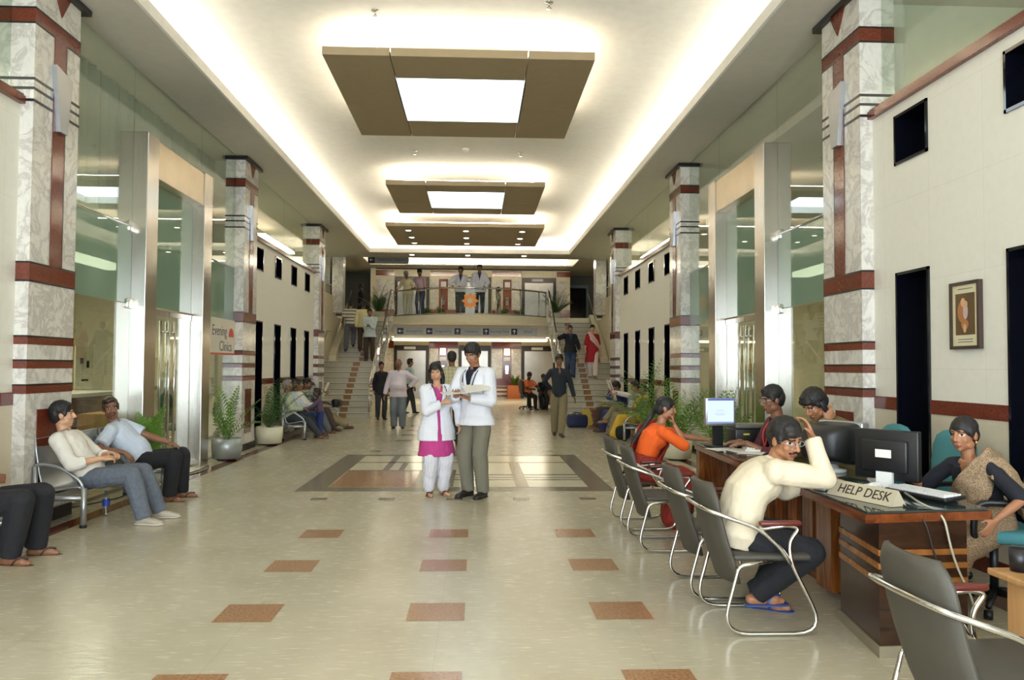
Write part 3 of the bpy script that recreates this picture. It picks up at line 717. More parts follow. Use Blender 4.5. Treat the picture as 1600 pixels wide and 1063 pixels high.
# ================================================================== FURNITURE
M_mesh = mat('chair_mesh', (70, 66, 57), .6, var=.06, bump=.15, bscale=300)
M_arm = mat('maroon_armrest', (92, 34, 26), .3)
M_burl = wood('burl_wood', (82, 42, 18), (150, 88, 40), 2.5, .18, 'Z', 14)
M_dark = wood('dark_wood', (38, 24, 16), (64, 42, 28), 2.5, .2, 'X')
M_trimw = wood('red_wood', (78, 36, 16), (122, 64, 30), 3, .2, 'Y')
M_trimx = wood('strip_wood', (120, 74, 34), (162, 108, 56), 3, .25, 'X')
M_beech = wood('beech_wood', (178, 132, 84), (206, 162, 108), 3, .35, 'Z')
M_dglass = mat('glass_top', (38, 52, 50), .05, spec=.8)
M_teal = mat('teal_fabric', (70, 132, 138), .85, var=.05, bump=.1, bscale=400)
M_paper = mat('paper', (232, 228, 216), .7)
M_orange = mat('terracotta', (176, 94, 46), .6)
M_leaf = mat('leaf_green', (92, 132, 44), .4, var=.25, scale=5)
M_leafd = mat('leaf_dark', (62, 96, 44), .45, var=.25, scale=5)
M_soil = mat('soil', (58, 44, 32), .9)
M_galv = mat('pot_grey', (168, 174, 172), .4, .5)
M_cream = mat('pot_cream', (226, 220, 190), .45)

def arc(pts, k=6):
    """round the corners of a polyline"""
    P = [Vector(p) for p in pts]; out = [P[0]]
    for a, b, c in zip(P, P[1:], P[2:]):
        r = min((a-b).length, (c-b).length)*.42
        p, q = b+(a-b).normalized()*r, b+(c-b).normalized()*r
        for i in range(k+1):
            t = i/k; out.append(p*(1-t)**2+b*2*t*(1-t)+q*t*t)
    out.append(P[-1]); return out
def make_visitor_chair(lab):
    t = thing('visitor_chair', lab, 'chair', (0, 0, 0), 0, 'sled base chairs at the desk')
    # curved back shell
    b = MB(); nx, nz = 12, 14; front = []; back = []
    for j in range(nz+1):
        v = j/nz; z = .27+.57*v; y = -.185-.15*v**1.3-.03*math.sin(PI*v)
        w = .225*(1-.28*max(0, (v-.8)/.2)**2)*(1-.15*max(0, (.15-v)/.15))
        for i in range(nx+1):
            u = -1+2*i/nx; yy = y+.035*u*u
            front.append((w*u, yy, z)); back.append((w*u, yy-.035*(1-.55*abs(u)**4), z-.002))
    n1 = nx+1; fs = []
    for j in range(nz):
        for i in range(nx):
            a = j*n1+i; fs.append((a, a+1, a+n1+1, a+n1)); o = len(front); fs.append((o+a, o+a+n1, o+a+n1+1, o+a+1))
    o = len(front); per = [i for i in range(n1)]+[j*n1+nx for j in range(1, nz+1)]+[nz*n1+i for i in range(nx-1, -1, -1)]+[j*n1 for j in range(nz-1, 0, -1)]
    for a, c in zip(per, per[1:]+per[:1]): fs.append((c, a, o+a, o+c))
    b._add(front+back, fs, 0, True); b.build('backrest', M_mesh, t)
    MB().rbox(-.225, .225, -.2, .25, .405, .44, .016).build('seat', M_mesh, t)
    for s in (-1, 1):
        x = s*.265
        MB().tube(arc([(x*.8, .02, .405), (x, -.10, .40), (x*1.0, -.185, .39), (x, -.29, .012), (x, .31, .012), (x, .115, .40), (x, .10, .52), (x, .16, .60), (x, .10, .615), (x, -.07, .595)]), .0115, 8).build('sled_frame', M_chrome, t)
        MB().rbox(x-.022, x+.022, -.07, .17, .612, .642, .012).build('armrest', M_arm, t)
    hf = [(.0, -.372, .70), (.15, -.366, .70), (.232, -.34, .69), (.265, -.22, .65), (.265, -.06, .592), (.265, .06, .48), (.265, .11, .40)]
    MB().tube(arc([(-a, b, c) for a, b, c in hf[:0:-1]]+hf), .0125, 8).build('arm_tube', M_chrome, t)
    MB().tube([(-.21, .02, .402), (.21, .02, .402)], .011).build('seat_crossbar', M_chrome, t)
    return t
RZ = -PI/2  # chairs face the desk (+x)
ch = make_visitor_chair('grey mesh chair with the white shirted man on it, nearest to the help desk end')
ch.location = (1.87, 4.60, 0); ch.rotation_euler = (0, 0, RZ)
dup(ch, (1.85, 5.26, 0), RZ, 'empty grey mesh chair just behind the white shirted man')
dup(ch, (1.80, 6.55, 0), RZ, 'empty grey mesh chair next to the woman in the orange blouse')
dup(ch, (1.80, 7.40, 0), RZ, 'grey mesh chair with the woman in orange blouse and red sari on it')
c5 = dup(ch, (2.10, 2.80, 0), RZ+.03, 'empty grey mesh chair in the bottom corner facing the light wood table')

# help desk ------------------------------------------------------------------
t = thing('help_desk', 'long dark wood help desk with glass top and burl wood panels', 'desk', (2.3, 4.0, 0))
top = [(-.08, -.04), (.66, .06), (.72, 3.62), (.07, 3.62)]
MB().prism(top, .045, 0, Matrix.Translation((0, 0, .70))).build('desk_top', M_trimw, t)
inn = [(-.065, -.025), (.645, .07), (.705, 3.605), (.085, 3.605)]
MB().prism(inn, .012, 0, Matrix.Translation((0, 0, .746))).build('glass_sheet', M_dglass, t)
ped = [(.01, 0.0), (.50, .03), (.54, .62), (.09, .60)]
MB().prism(ped, .70).build('pedestal', M_dark, t)
pl_ = [(.0, -.012), (.51, .018), (.55, .64), (.08, .62)]
MB().prism(pl_, .06).build('plinth', mat('plinth_grey', (132, 122, 100), .5), t)
for z in (.375, .455, .525):
    s = MB(); a, b, c = Vector((.01, 0, 0)), Vector((.50, .03, 0)), Vector((.09, .60, 0))
    s.prism([(.002, -.008), (.50, .022), (.50, .032), (.012, .002)], .03, 0, Matrix.Translation((0, 0, z)))
    s.prism([(.002, -.008), (.012, .0), (.095, .60), (.082, .60)], .03, 0, Matrix.Translation((0, 0, z)))
    s.build('wood_strip', M_trimx, t)
MB().box(.21, .33, .98, 1.03, .05, .69, M=None).build('burl_panel', M_burl, t)
MB().box(.21, .25, 1.03, 1.20, .05, .69).build('burl_panel', M_burl, t)
y = 1.26; k = 0
MB().box(.36, .40, .62, 3.6, .10, .70).build('front_panel', M_dark, t)
MB().box(.33, .40, .62, 3.6, 0, .10).build('kick_board', M_trimw, t)
while y < 3.5:
    MB().box(.33, .36, y, y+.17, .10, .70).build('burl_panel', M_burl, t); y += .27
MB().box(.08, .66, 3.5, 3.6, .0, .70).build('end_panel', M_burl, t)
DZ = .758
# name plate
pt = thing('desk_sign', 'slanted silver desk sign reading HELP DESK', 'sign', (2.405, 4.33, DZ+.002), R(-72))
MB().prism([(-.055, 0), (.055, 0), (.0, .085)], .47, 0, Matrix(((0, 0, 1, -.235), (1, 0, 0, 0), (0, 1, 0, 0), (0, 0, 0, 1)))).build('sign_block', mat('sign_beige', (176, 166, 142), .4), pt)
sl_ = math.atan2(.085, .055)
Ms = axes((0.02, -.0285, .044), (1, 0, 0), (0, .055, .085))
text_mesh('lettering', 'HELP DESK', .079, mat('sign_black', (40, 34, 28), .6), pt, Ms, .001, shear=.0, sx=.98)
# monitors
def lcd(lab, loc, rz, w, h, shell, screen, z0=.12, standm=None, backlabel=False):
    t = thing('computer_monitor', lab, 'monitor', loc, rz)
    MB().rbox(-w/2, w/2, -.03, .02, z0, z0+h, .008).build('casing', shell, t)
    MB().box(-w/2+.02, w/2-.02, -.0335, -.0305, z0+.025, z0+h-.02).build('screen', screen, t)
    MB().rbox(-w*.36, w*.36, .02, .05, z0+.05, z0+h*.8, .01).build('rear_cover', shell, t)
    st = standm or shell
    MB().box(-.05, .05, .02, .045, .012, z0+h*.45).build('stand_neck', st, t)
    MB().rbox(-.11, .11, -.10, .10, 0, .016, .005).build('stand_base', st, t)
    if backlabel: MB().box(-.05, .05, .05, .0515, z0+h*.45, z0+h*.45+.05).build('rear_label', M_paper, t)
    return t
M_lit = emit('screen_glow', (.62, .74, 1.0), 1.0)
M_off = mat('screen_off', (14, 16, 22), .1)
m1 = lcd('black flat monitor seen from behind, beside the HELP DESK sign', (2.78, 4.78, DZ), -PI/2+R(-35)+PI+R(-20), .40, .31, M_black, M_off, .05, M_white, True)
m1.rotation_euler = (0, 0, R(125))
m3 = lcd('grey framed monitor with a lit white and blue page at the far desk end', (2.50, 7.25, DZ), R(8), .30, .26, M_silver, M_lit, .20, M_black)
sc3 = [c for c in m3.children if c.name.startswith('screen')][0]
sb = MB(); sb.box(-.128, .128, -.0345, -.034, .435, .452); sb.box(-.128, .128, -.0345, -.034, .228, .236); sb.build('page_header', emit('page_blue', (.10, .14, .45), 1.0), m3)
for zz, ww in ((.34, .05), (.315, .06), (.30, .05)): MB().box(-ww, ww*.7, -.0345, -.034, zz, zz+.003).build('page_line', emit('page_grey', (.3, .34, .55), 1.0), m3)
# old tube monitor
t = thing('tube_monitor', 'bulky black tube monitor seen from behind beside the white shirted man', 'monitor', (2.76, 5.52, DZ), R(115))
MB().rbox(-.19, .19, -.18, -.10, .05, .36, .012).build('bezel', M_silver, t)
MB().box(-.16, .16, -.184, -.18, .08, .33).build('screen', M_off, t)
MB().loft([((0, -.10, .205), (.185, 0, 0), (0, 0, .15)), ((0, .05, .205), (.17, 0, 0), (0, 0, .135)), ((0, .16, .20), (.12, 0, 0), (0, 0, .10))], 20, 0, None, True, 6).build('rear_housing', M_black, t)
MB().lathe([(.11, 0), (.11, .02), (.06, .03), (.05, .06)], 20).build('swivel_base', M_white, t)
# keyboard, mouse
def keyboard(lab, loc, rz, base):
    t = thing('keyboard', lab, 'keyboard', loc, rz)
    MB().rbox(-.22, .22, -.075, .075, 0, .022, .006).build('key_tray', base, t)
    k = MB()
    for r in range(5):
        for c in range(17): k.box(-.20+.0238*c, -.20+.0238*c+.0205, -.06+.0245*r, -.06+.0245*r+.021, .021, .03+.002*r)
    o = k.build('key', M_white, t); o['kind'] = 'stuff'; return t
keyboard('white keyboard tilted up in front of the help desk woman', (2.80, 4.42, DZ+.012), R(105), M_black).rotation_euler = (R(-5), R(0), R(105))
keyboard('white keyboard under the hands of the man in the maroon shirt', (2.72, 7.0, DZ), R(75), M_white)
t = thing('telephone', 'small white telephone behind the HELP DESK sign', 'telephone', (2.56, 4.48, DZ), R(40))
MB().rbox(-.07, .07, -.05, .05, 0, .035, .012).build('phone_base', M_white, t); MB().tube(arc([(-.08, .02, .04), (-.06, .02, .06), (.06, .02, .06), (.08, .02, .04)]), .016).build('handset', M_white, t)
t = thing('tape_dispenser', 'dark tape dispenser at the left end of the HELP DESK sign', 'tape dispenser', (2.30, 4.66, DZ), R(-50))
MB().rbox(-.04, .04, -.02, .02, 0, .02, .005).build('dispenser_base', M_silver, t); MB().lathe([(.03, -.014), (.03, .014)], 16, M=Matrix.Translation((0, 0, .045)) @ Matrix.Rotation(PI/2, 4, 'X')).build('tape_roll', M_black, t)
for i, (x, y, r, w, d, lab) in enumerate(((2.48, 7.02, .3, .30, .21, 'open white papers lying before the lit monitor'), (2.62, 6.72, -.5, .21, .30, 'loose white sheet near the glass top edge, behind the white shirted man'), (2.56, 6.88, .15, .22, .30, 'white booklet between the lit monitor and the maroon shirted man'), (2.42, 5.95, -.25, .16, .22, 'white sheet lying on the glass just beyond the white shirted man'))):
    t = thing('paper_sheet', lab, 'paper', (x, y, DZ+.001+.002*i), r, 'papers on the desk')
    MB().box(-w/2, w/2, -d/2, d/2, 0, .0018).build('paper_stack', M_paper, t)
t = thing('desk_printer', 'black desk printer with pale stripes between lit monitor and maroon shirted man', 'printer', (2.84, 7.38, DZ), R(5))
MB().rbox(-.20, .20, -.12, .12, 0, .17, .015).build('printer_body', M_black, t); MB().rbox(-.20, .20, -.13, .12, .172, .21, .012).build('printer_lid', mat('printer_grey', (96, 96, 88), .4), t)
MB().box(-.12, -.06, -.124, -.12, .11, .125).build('yellow_mark', mat('yellow_tag', (206, 196, 60), .5), t); MB().box(.06, .16, -.124, -.12, .11, .12).build('paper_slot', M_paper, t)
# cables
M_cable = mat('cable_white', (176, 170, 150), .5); M_cabk = mat('cable_black', (24, 24, 26), .5)
tag(MB().tube(arc([(2.74, 4.55, DZ+.02), (2.62, 4.16, DZ+.015), (2.66, 4.005, .74), (2.70, 3.985, .5), (2.80, 3.97, .28), (2.84, 4.05, .12), (2.88, 4.3, .008), (2.95, 4.5, .006)], 8), .006, 6).build('power_cable', M_cable), 'pale cable running down the end face of the help desk', 'cable')
tag(MB().tube(arc([(2.55, 4.4, DZ+.02), (2.50, 4.12, DZ+.015), (2.55, 3.99, .72), (2.60, 3.975, .5), (2.68, 3.97, .34), (2.72, 3.99, .02), (2.9, 3.9, .006)], 8), .005, 6).build('power_cable', M_cabk), 'black cable hanging down the end face of the help desk', 'cable')
tag(MB().tube(arc([(-4.0, 8.3, .006), (-3.75, 9.0, .006), (-3.95, 9.55, .006), (-3.76, 10.3, .006), (-3.72, 11.5, .006), (-3.80, 11.9, .006), (-3.6, 11.3, .006), (-3.72, 10.5, .006)], 8), .006, 6).build('floor_cable', M_cabk), 'thin black cable looping over the floor by the left glass doors', 'cable')

# teal office chairs behind the desk
def office_chair(lab, loc, rz, M=M_teal, arms=True, grp='teal office chairs'):
    t = thing('office_chair', lab, 'chair', loc, rz, grp)
    MB().loft([((0, -.22-.05*v, .55+.50*v), (.23*w, 0, 0), (0, .04*min(1, w+.2), 0)) for v, w in ((0, .55), (.06, .8), (.2, .92), (.5, 1), (.75, .98), (.9, .82), (.97, .55), (1, .2))], 22, 0, None, True, 2.6).build('backrest', M, t)
    MB().rbox(-.24, .24, -.22, .24, .44, .52, .035).build('seat', M, t)
    MB().box(-.03, .03, -.26, -.23, .40, .75).build('back_bracket', M_black, t)
    if arms:
        for s in (-1, 1): MB().tube(arc([(s*.25, -.16, .45), (s*.30, -.18, .48), (s*.30, -.17, .70), (s*.30, .16, .70), (s*.30, .17, .50), (s*.25, .12, .45)]), .02, 8, flat=1.4).build('armrest', M_black, t)
    MB().lathe([(.025, .10), (.025, .44)], 12).build('gas_column', M_black, t)
    for k in range(5):
        a = 2*PI*k/5+.3; c, s = math.cos(a), math.sin(a)
        lg = MB().tube([(0, 0, .11), (.28*c, .28*s, .075)], [.028, .018], 8).build('base_leg', M_black, t)
        MB().lathe([(.028, -.022), (.028, .022)], 12, M=Matrix.Translation((.28*c, .28*s, .028)) @ Matrix.Rotation(a, 4, 'Z') @ Matrix.Rotation(PI/2, 4, 'X')).build('caster', M_black, lg)
    return t
office_chair('teal office chair with black loop arms under the help desk woman', (3.47, 4.80, 0), R(68))
office_chair('empty teal office chair between the black monitor and the help desk woman', (3.50, 5.62, 0), R(95))
# light wood table
t = thing('side_table', 'light beech table in the bottom corner beside the empty mesh chair', 'table', (2.53, 2.55, -.12))
MB().rbox(0, 1.0, 0, .92, .69, .72, .006).build('table_top', M_beech, t); MB().box(.06, .09, .05, .87, .12, .69).build('side_panel', M_beech, t); MB().box(.09, .95,   .80, .83, .24, .69).build('modesty_panel', M_beech, t); MB().box(.92, .95, .05, .87, .12, .69).build('side_panel', M_beech, t)
t = thing('desk_lamp_base', 'black rounded object at the edge of the beech table', 'desk item', (2.36, 2.80, .72)); bpy.data.objects.remove(t)
t = thing('pen_cup', 'black pen cup near the corner of the beech table', 'cup', (2.63, 3.40, .602))
MB().lathe([(.035, 0), (.04, .10), (.036, .10), (.032, .008)], 16).build('cup_body', M_black, t)

# steel waiting benches ---------------------------------------------------------
M_perf = mat('bench_steel', (196, 198, 198), .3, .8, var=.05)
def bench(lab, loc, rz, seats, pitch=.60, arms=None, grp='steel waiting benches'):
    """faces +y locally; seats along x"""
    t = thing('waiting_bench', lab, 'bench', loc, rz, grp); L = pitch*seats
    MB().box(-L/2-.02, L/2+.02, -.02, .04, .245, .305).build('beam', M_silver, t)
    for i in range(seats):
        cx = -L/2+pitch*(i+.5); prof = [(.27, .345), (.25, .365), (.18, .365), (0, .34), (-.14, .325), (-.20, .36), (-.245, .49), (-.29, .70), (-.31, .81)]; prof = [((q-.27)*.74+.27, z) for q, z in prof]
        vs = []; fs = []; w = pitch/2-.03
        for yy, z in prof:
            for q in (-w, -w*.5, 0, w*.5, w): vs.append((cx+q, yy, z-(0.012 if abs(q) < w*.9 else 0)))
        o = len(vs); nrm = [(0, -.0, -.006)]
        vs2 = [(x, yy-.006, z-.008) for x, yy, z in vs]
        for j in range(len(prof)-1):
            for k in range(4):
                a = j*5+k; fs.append((a, a+1, a+6, a+5)); fs.append((o+a, o+a+5, o+a+6, o+a+1))
        s = MB(); s._add(vs+vs2, fs, 0, True)
        so = s.build('seat_shell', M_perf, t)
        MB().tube([(cx-w, yy, z) for yy, z in prof]+[(cx+w, yy, z) for yy, z in prof[::-1]], .011, 6, closed=True).build('seat_edge', M_silver, so)
    ends = arms if arms is not None else range(seats+1)
    for i in ends:
        x = -L/2+pitch*i
        MB().tube(arc([(x, -.14, .57), (x, -.05, .58), (x, .10, .55), (x, .27, .43), (x, .31, .35)]), .017, 8).build('armrest', M_silver, t)
    for i in (0, seats):
        x = -L/2+pitch*i
        lg = MB(); lg.tube([(x, .31, .02), (x, .31, .36)], .027, 12); lg.build('front_leg', M_silver, t)
        MB().tube([(x, -.12, .02), (x, -.135, .56)], .022, 12).build('rear_leg', M_silver, t)
        MB().tube([(x, -.12, .27), (x, .31, .27)], .024, 10).build('side_rail', M_silver, t)
        MB().lathe([(.032, 0), (.032, .025)], 12, M=Matrix.Translation((x, .31, 0))).build('rubber_foot', M_black, t); MB().lathe([(.027, 0), (.027, .025)], 12, M=Matrix.Translation((x, -.12, 0))).build('rubber_foot', M_black, t)
    return t
bench('steel waiting bench by the left marble pillar with the reclining young man', (-3.70, 8.25, 0), R(-90), 3, .61, (0, 2, 3))
bench('steel waiting bench at the left edge, mostly outside the view', (-3.70, 5.30, 0), R(-90), 3, .61, (0, 1, 2, 3))
bench('steel waiting bench along the left wall before the stairs', (-3.55, 17.75, 0), R(-90), 6, .62, (0, 3, 6))
bench('steel waiting bench along the right wall before the stairs', (3.55, 17.6, 0), R(90), 6, .62, (0, 3, 6))

# plants -----------------------------------------------------------------------
def frond(mb, base, az, L, lift, droop, wl, nl=15, seed=0, wd=.018):
    rnd = random.Random(seed); p = Vector(base); d = Vector((math.cos(az)*math.cos(lift), math.sin(az)*math.cos(lift), math.sin(lift)))
    path = [p.copy()]; n = 12
    for i in range(n):
        d = (d+Vector((0, 0, -droop/n*(.4+1.6*i/n)))).normalized(); p = p+d*(L/n); path.append(p.copy())
    mb.tube(path, [.006*(1-.8*i/n) for i in range(n+1)], 5, 0)
    for i in range(2, nl+2):
        f = i/(nl+2); q = f*n; k = min(int(q), n-1); c = path[k].lerp(path[k+1], q-k); tg = (path[k+1]-path[k]).normalized()
        sd = tg.cross(Vector((0, 0, 1))); sd = sd.normalized() if sd.length > .05 else Vector((1, 0, 0)); upv = sd.cross(tg)
        ll = wl*math.sin(PI*(.18+.8*f))*(.85+.3*rnd.random())
        for s in (-1, 1):
            dr = (sd*s*.85+tg*.75+upv*.25).normalized(); e = c+dr*ll-Vector((0, 0, ll*.22)); m = c+dr*ll*.5+Vector((0, 0, .01)); wv = tg*wd
            mb._add([c, m+wv*.5, e, m-wv*.5+Vector((0, 0, -.004))], [(0, 1, 2, 3)], 0, True)
def palm(lab, loc, H, nf, spread, potm, pr, ph, seed, leafm=None, pot_square=False, wl=.17, cat='plant', grp=None, wd=.018, droop=1.0, xl=None):
    t = thing('potted_palm', lab, cat, loc, 0, grp); rnd = random.Random(seed)
    if pot_square: p = MB().rbox(-pr, pr, -pr, pr, .0, ph, .01)
    else: p = MB().lathe([(pr*.92, .03), (pr, ph*.6), (pr, ph), (pr*.93, ph), (pr*.9, ph-.04)], 24)
    po = p.build('pot', potm, t)
    if not pot_square: MB().lathe([(pr*.6, 0), (pr*.7, .03)], 16).build('pot_foot', M_black, po)
    MB().lathe([(pr*.88, ph-.05), (pr*.86, ph-.035)], 20).build('soil', M_soil, t)
    mb = MB()
    for k in range(nf):
        az = 2*PI*k/nf*1.0+rnd.uniform(-.35, .35)+k*2.4; lf = rnd.uniform(.75, 1.45)
        frond(mb, (rnd.uniform(-.04, .04), rnd.uniform(-.04, .04), ph-.06), az, (H-ph)*rnd.uniform(.85, 1.25)*spread, lf, droop*rnd.uniform(.5, 1.3), wl*rnd.uniform(.8, 1.15), 16, seed*31+k, wd)
    if xl: mb.v = [(max(p[0], xl-loc[0]) if xl < 0 else min(p[0], xl-loc[0]), p[1], p[2]) for p in mb.v]
    mb.build('foliage', leafm or M_leaf, t); return t
palm('leafy plant behind the man in the pale blue shirt on the left bench', (-3.70, 9.40, 0), 1.12, 11, .85, M_galv, .17, .32, 1, None, wl=.24, wd=.035, droop=.5, xl=-3.82)
palm('slim palm in a grey metal pot by the steel portal', (-3.74, 12.55, 0), 1.15, 9, 1.0, M_galv, .235, .34, 2, None, wl=.22, wd=.03, droop=.7, xl=-3.95)
palm('bushy palm in a cream pot before the second left pillar', (-3.70, 14.95, 0), 1.30, 16, 1.05, M_cream, .25, .34, 3, M_leafd, wl=.2, droop=1.3, xl=-3.83)
palm('tall palm beside the right bench, nearest the far wall windows', (3.52, 14.95, 0), 1.6, 18, 1.0, M_cream, .22, .32, 4, M_leaf, wl=.24, droop=1.2, xl=3.83)
palm('dense palm behind the lit monitor, near the right steel portal', (3.50, 12.6, 0), 1.6, 20, 1.0, M_cream, .24, .34, 5, M_leaf, wl=.26, droop=1.1, xl=3.83)
palm('bright green leafy plant by the right glass doors behind the maroon shirted man', (3.62, 10.6, 0), 1.25, 14, .95, M_galv, .2, .32, 6, M_leaf, wl=.22, wd=.03, droop=.6, xl=3.83)
palm('small plant in a square terracotta box below the right wall sconce', (2.05, 36.9, 0), 1.25, 9, .8, M_orange, .33, .62, 7, M_leaf, True, wl=.24, wd=.03, droop=.5)
palm('bushy palm at the head of the left stairs', (-3.55, 30.2, MZ), 1.25, 22, 1.0, M_cream, .22, .3, 8, M_leafd, wl=.22, wd=.025, droop=.6)
palm('bushy palm at the head of the right stairs', (3.35, 30.2, MZ), 1.25, 22, 1.0, M_cream, .22, .3, 9, M_leafd, wl=.22, wd=.025, droop=.6)
for i, (x, nm) in enumerate(((-1.75, 'leftmost of the four'), (-1.2, 'second of the four'), (1.35, 'third of the four'), (1.9, 'rightmost of the four'))):
    palm(f'low green plant seen through the balcony railing, {nm}', (x, 30.6, MZ), .62, 10, .9, M_cream, .16, .2, 20+i, M_leaf, wl=.16, wd=.025, droop=.5, grp='low plants behind the railing')

# small things --------------------------------------------------------------------
t = thing('water_bottle', 'clear water bottle with blue label on the floor by the left bench', 'bottle', (-3.45, 7.90, 0))
MB().lathe([(.032, 0), (.034, .02), (.034, .17), (.026, .20), (.013, .225), (.013, .235)], 16).build('bottle_body', glass('bottle_plastic', (.86, .92, .94)), t)
MB().lathe([(.0348, .10), (.0348, .165)], 16, cap=False).build('bottle_label', mat('label_blue', (40, 70, 160), .5), t); MB().lathe([(.015, .232), (.015, .25)], 12).build('bottle_cap', mat('cap_blue', (60, 90, 170), .5), t)
t = thing('framed_picture', 'tall framed print of a seated figure hanging on the right wall', 'picture', (3.962, 5.80, 1.915))
f = MB()
for a in ((-.18, -.155, -.26, .26), (.155, .18, -.26, .26), (-.155, .155, -.26, -.235), (-.155, .155, .235, .26)): f.box(-.02, .015, a[0], a[1], a[2], a[3])
f.build('picture_frame', mat('frame_brown', (62, 46, 38), .35), t)
MB().box(-.006, .012, -.155, .155, -.235, .235).build('mount_card', mat('mount_cream', (218, 208, 170), .6), t)
pc = MB(); pc.box(-.009, -.006, -.115, .115, -.15, .17, 0)
def disc(cy, cz, ry, rz, mi, x=-.0105): pc._add([(x, cy+ry*math.cos(2*PI*k/20), cz+rz*math.sin(2*PI*k/20)) for k in range(20)], [tuple(range(20))], mi)
disc(.03, .03, .06, .085, 1, -.0096); disc(.02, .10, .028, .035, 2, -.0104); disc(-.01, .03, .03, .06, 3, -.0108); disc(-.015, .085, .022, .026, 2, -.0112); disc(-.0, -.07, .045, .04, 1, -.01); disc(.0, -.10, .02, .035, 2, -.0108)
pc.build('print', [mat('print_brown', (92, 70, 40), .5), mat('print_ochre', (168, 112, 64), .5), mat('print_flesh', (206, 162, 120), .5), mat('print_rose', (196, 170, 166), .5)], t)
def text_lines(parent, x, zs, w): 
    for z in zs: MB().box(x-.001, x, -w, w, z-.003, z+.003).build('caption_line', M_ink, parent)
text_lines(t, -.0065, (.205, -.185, -.205), .09)
# evening clinics board
t = thing('clinic_sign', 'white Evening Clinics board with red half sun on the left glass front', 'sign', (-3.985, 13.06, 1.98))
MB().box(-.015, .0, -.60, .60, -.28, .29).build('sign_board', mat('board_white', (222, 214, 196), .5), t); MB().box(-.001, .004, -.60, .60, -.305, -.275).build('red_edge', mat('board_red', (206, 92, 66), .5), t)
Mv = Matrix(((0, 0, 1, .002), (1, 0, 0, 0), (0, 1, 0, 0), (0, 0, 0, 1)))
text_mesh('lettering', 'Evening', .24, M_ink, t, Matrix.Translation((0, -.2, .08)) @ Mv, .001); text_mesh('lettering', 'Clinics', .24, M_ink, t, Matrix.Translation((0, .12, -.17)) @ Mv, .001)
MB().prism([(.13*math.cos(PI*k/14), .15*math.sin(PI*k/14)) for k in range(15)], .003, 0, Matrix.Translation((0, .40, .0)) @ Mv).build('half_sun', mat('sun_red', (206, 70, 48), .5), t)
# offices behind glass
M_poster = mat('poster_card', (214, 206, 180), .6)
def poster(lab, x, y, z, w, h, sx, cols, cat='poster'):
    t = thing('poster', lab, cat, (x, y, z)); MB().box(-.01, .01, -w/2, w/2, -h/2, h/2).build('poster_board', cols[0], t)
    for (cy, cz, ww, hh, m) in cols[1]: MB().box(-sx*.004+(-sx*.01 if False else 0)+(.010 if sx < 0 else -.010)-.002, (.010 if sx < 0 else -.010)+.002, cy-ww/2, cy+ww/2, cz-hh/2, cz+hh/2).build('poster_print', m, t)
    return t
M_brn = mat('poster_brown', (120, 58, 34), .6); M_dk = mat('poster_dark', (70, 52, 44), .6); M_og = mat('poster_orange', (226, 150, 40), .6)
poster('reddish brown portrait poster seen through the left glass front', -6.86, 13.0, 2.1, .75, .95, -1, (M_room, [(0, -.2, .6, .5, M_brn), (0, .12, .26, .32, M_dk)]))
poster('white board with sketches seen through the left glass front', -5.5, 11.55, 1.45, .5, .62, -1, (M_poster, [(-.08, .1, .1, .08, M_brn), (.1, .05, .08, .1, M_dk), (.02, -.18, .2, .03, M_dk)]))
poster('orange flower poster by the far end of the right glass front', 4.9, 13.0, 1.75, .6, .8, 1, (M_poster, [(0, .18, .26, .26, M_og), (.05, -.2, .2, .24, M_og)]))
poster('orange flame poster by the far end of the left glass front', -5.3, 13.4, 1.35, .5, .55, -1, (M_poster, [(0, 0, .12, .4, M_og)]))
t = thing('reception_counter', 'red brown office counter behind the left glass front', 'counter', (-5.6, 10.6, 0))
MB().box(-.35, .35, -1.6, 1.6, 0, 1.05).build('counter_body', M_gran, t); MB().box(-.4, .42, -1.65, 1.65, 1.05, 1.10).build('counter_top', M_white, t)
t = thing('office_cabinet', 'light wood cabinet behind the left glass doors', 'cabinet', (-4.75, 10.9, 0)); MB().box(-.25, .25, -.5, .5, .05, .85).build('cabinet_body', M_beech, t); MB().box(.25, .27, -.48, -.01, .08, .82).build('cabinet_door', M_beech, t); MB().box(.25, .27, .01, .48, .08, .82).build('cabinet_door', M_beech, t)
t = thing('reception_counter', 'pale office counter behind the right glass front', 'counter', (5.8, 10.2, 0))
MB().box(-.35, .35, -1.8, 1.8, 0, .95).build('counter_body', M_room, t); MB().box(-.4, .4, -1.85, 1.85, .95, 1.0).build('counter_top', M_beech, t)
office_chair('green office chair behind the far pane of the left glass front', (-4.6, 12.95, 0), R(-90), mat('green_fabric', (60, 110, 96), .8), False, None)
# reception desk at the far right
t = thing('reception_desk', 'light wood desk with dark leg beside the orange shirted man at the far right', 'desk', (3.0, 28.2, 0))
MB().box(-.55, .9, -.3, .3, .70, .75).build('desk_top', M_beech, t); MB().box(-.5, -.45, -.28, .28, 0, .7).build('desk_leg', M_black, t); MB().box(-.3, .9, .2, .24, .1, .7).build('desk_panel', M_beech, t)
office_chair('black office chair under the orange shirted man at the far right', (2.05, 27.5, 0), R(-70), M_black, False, None)
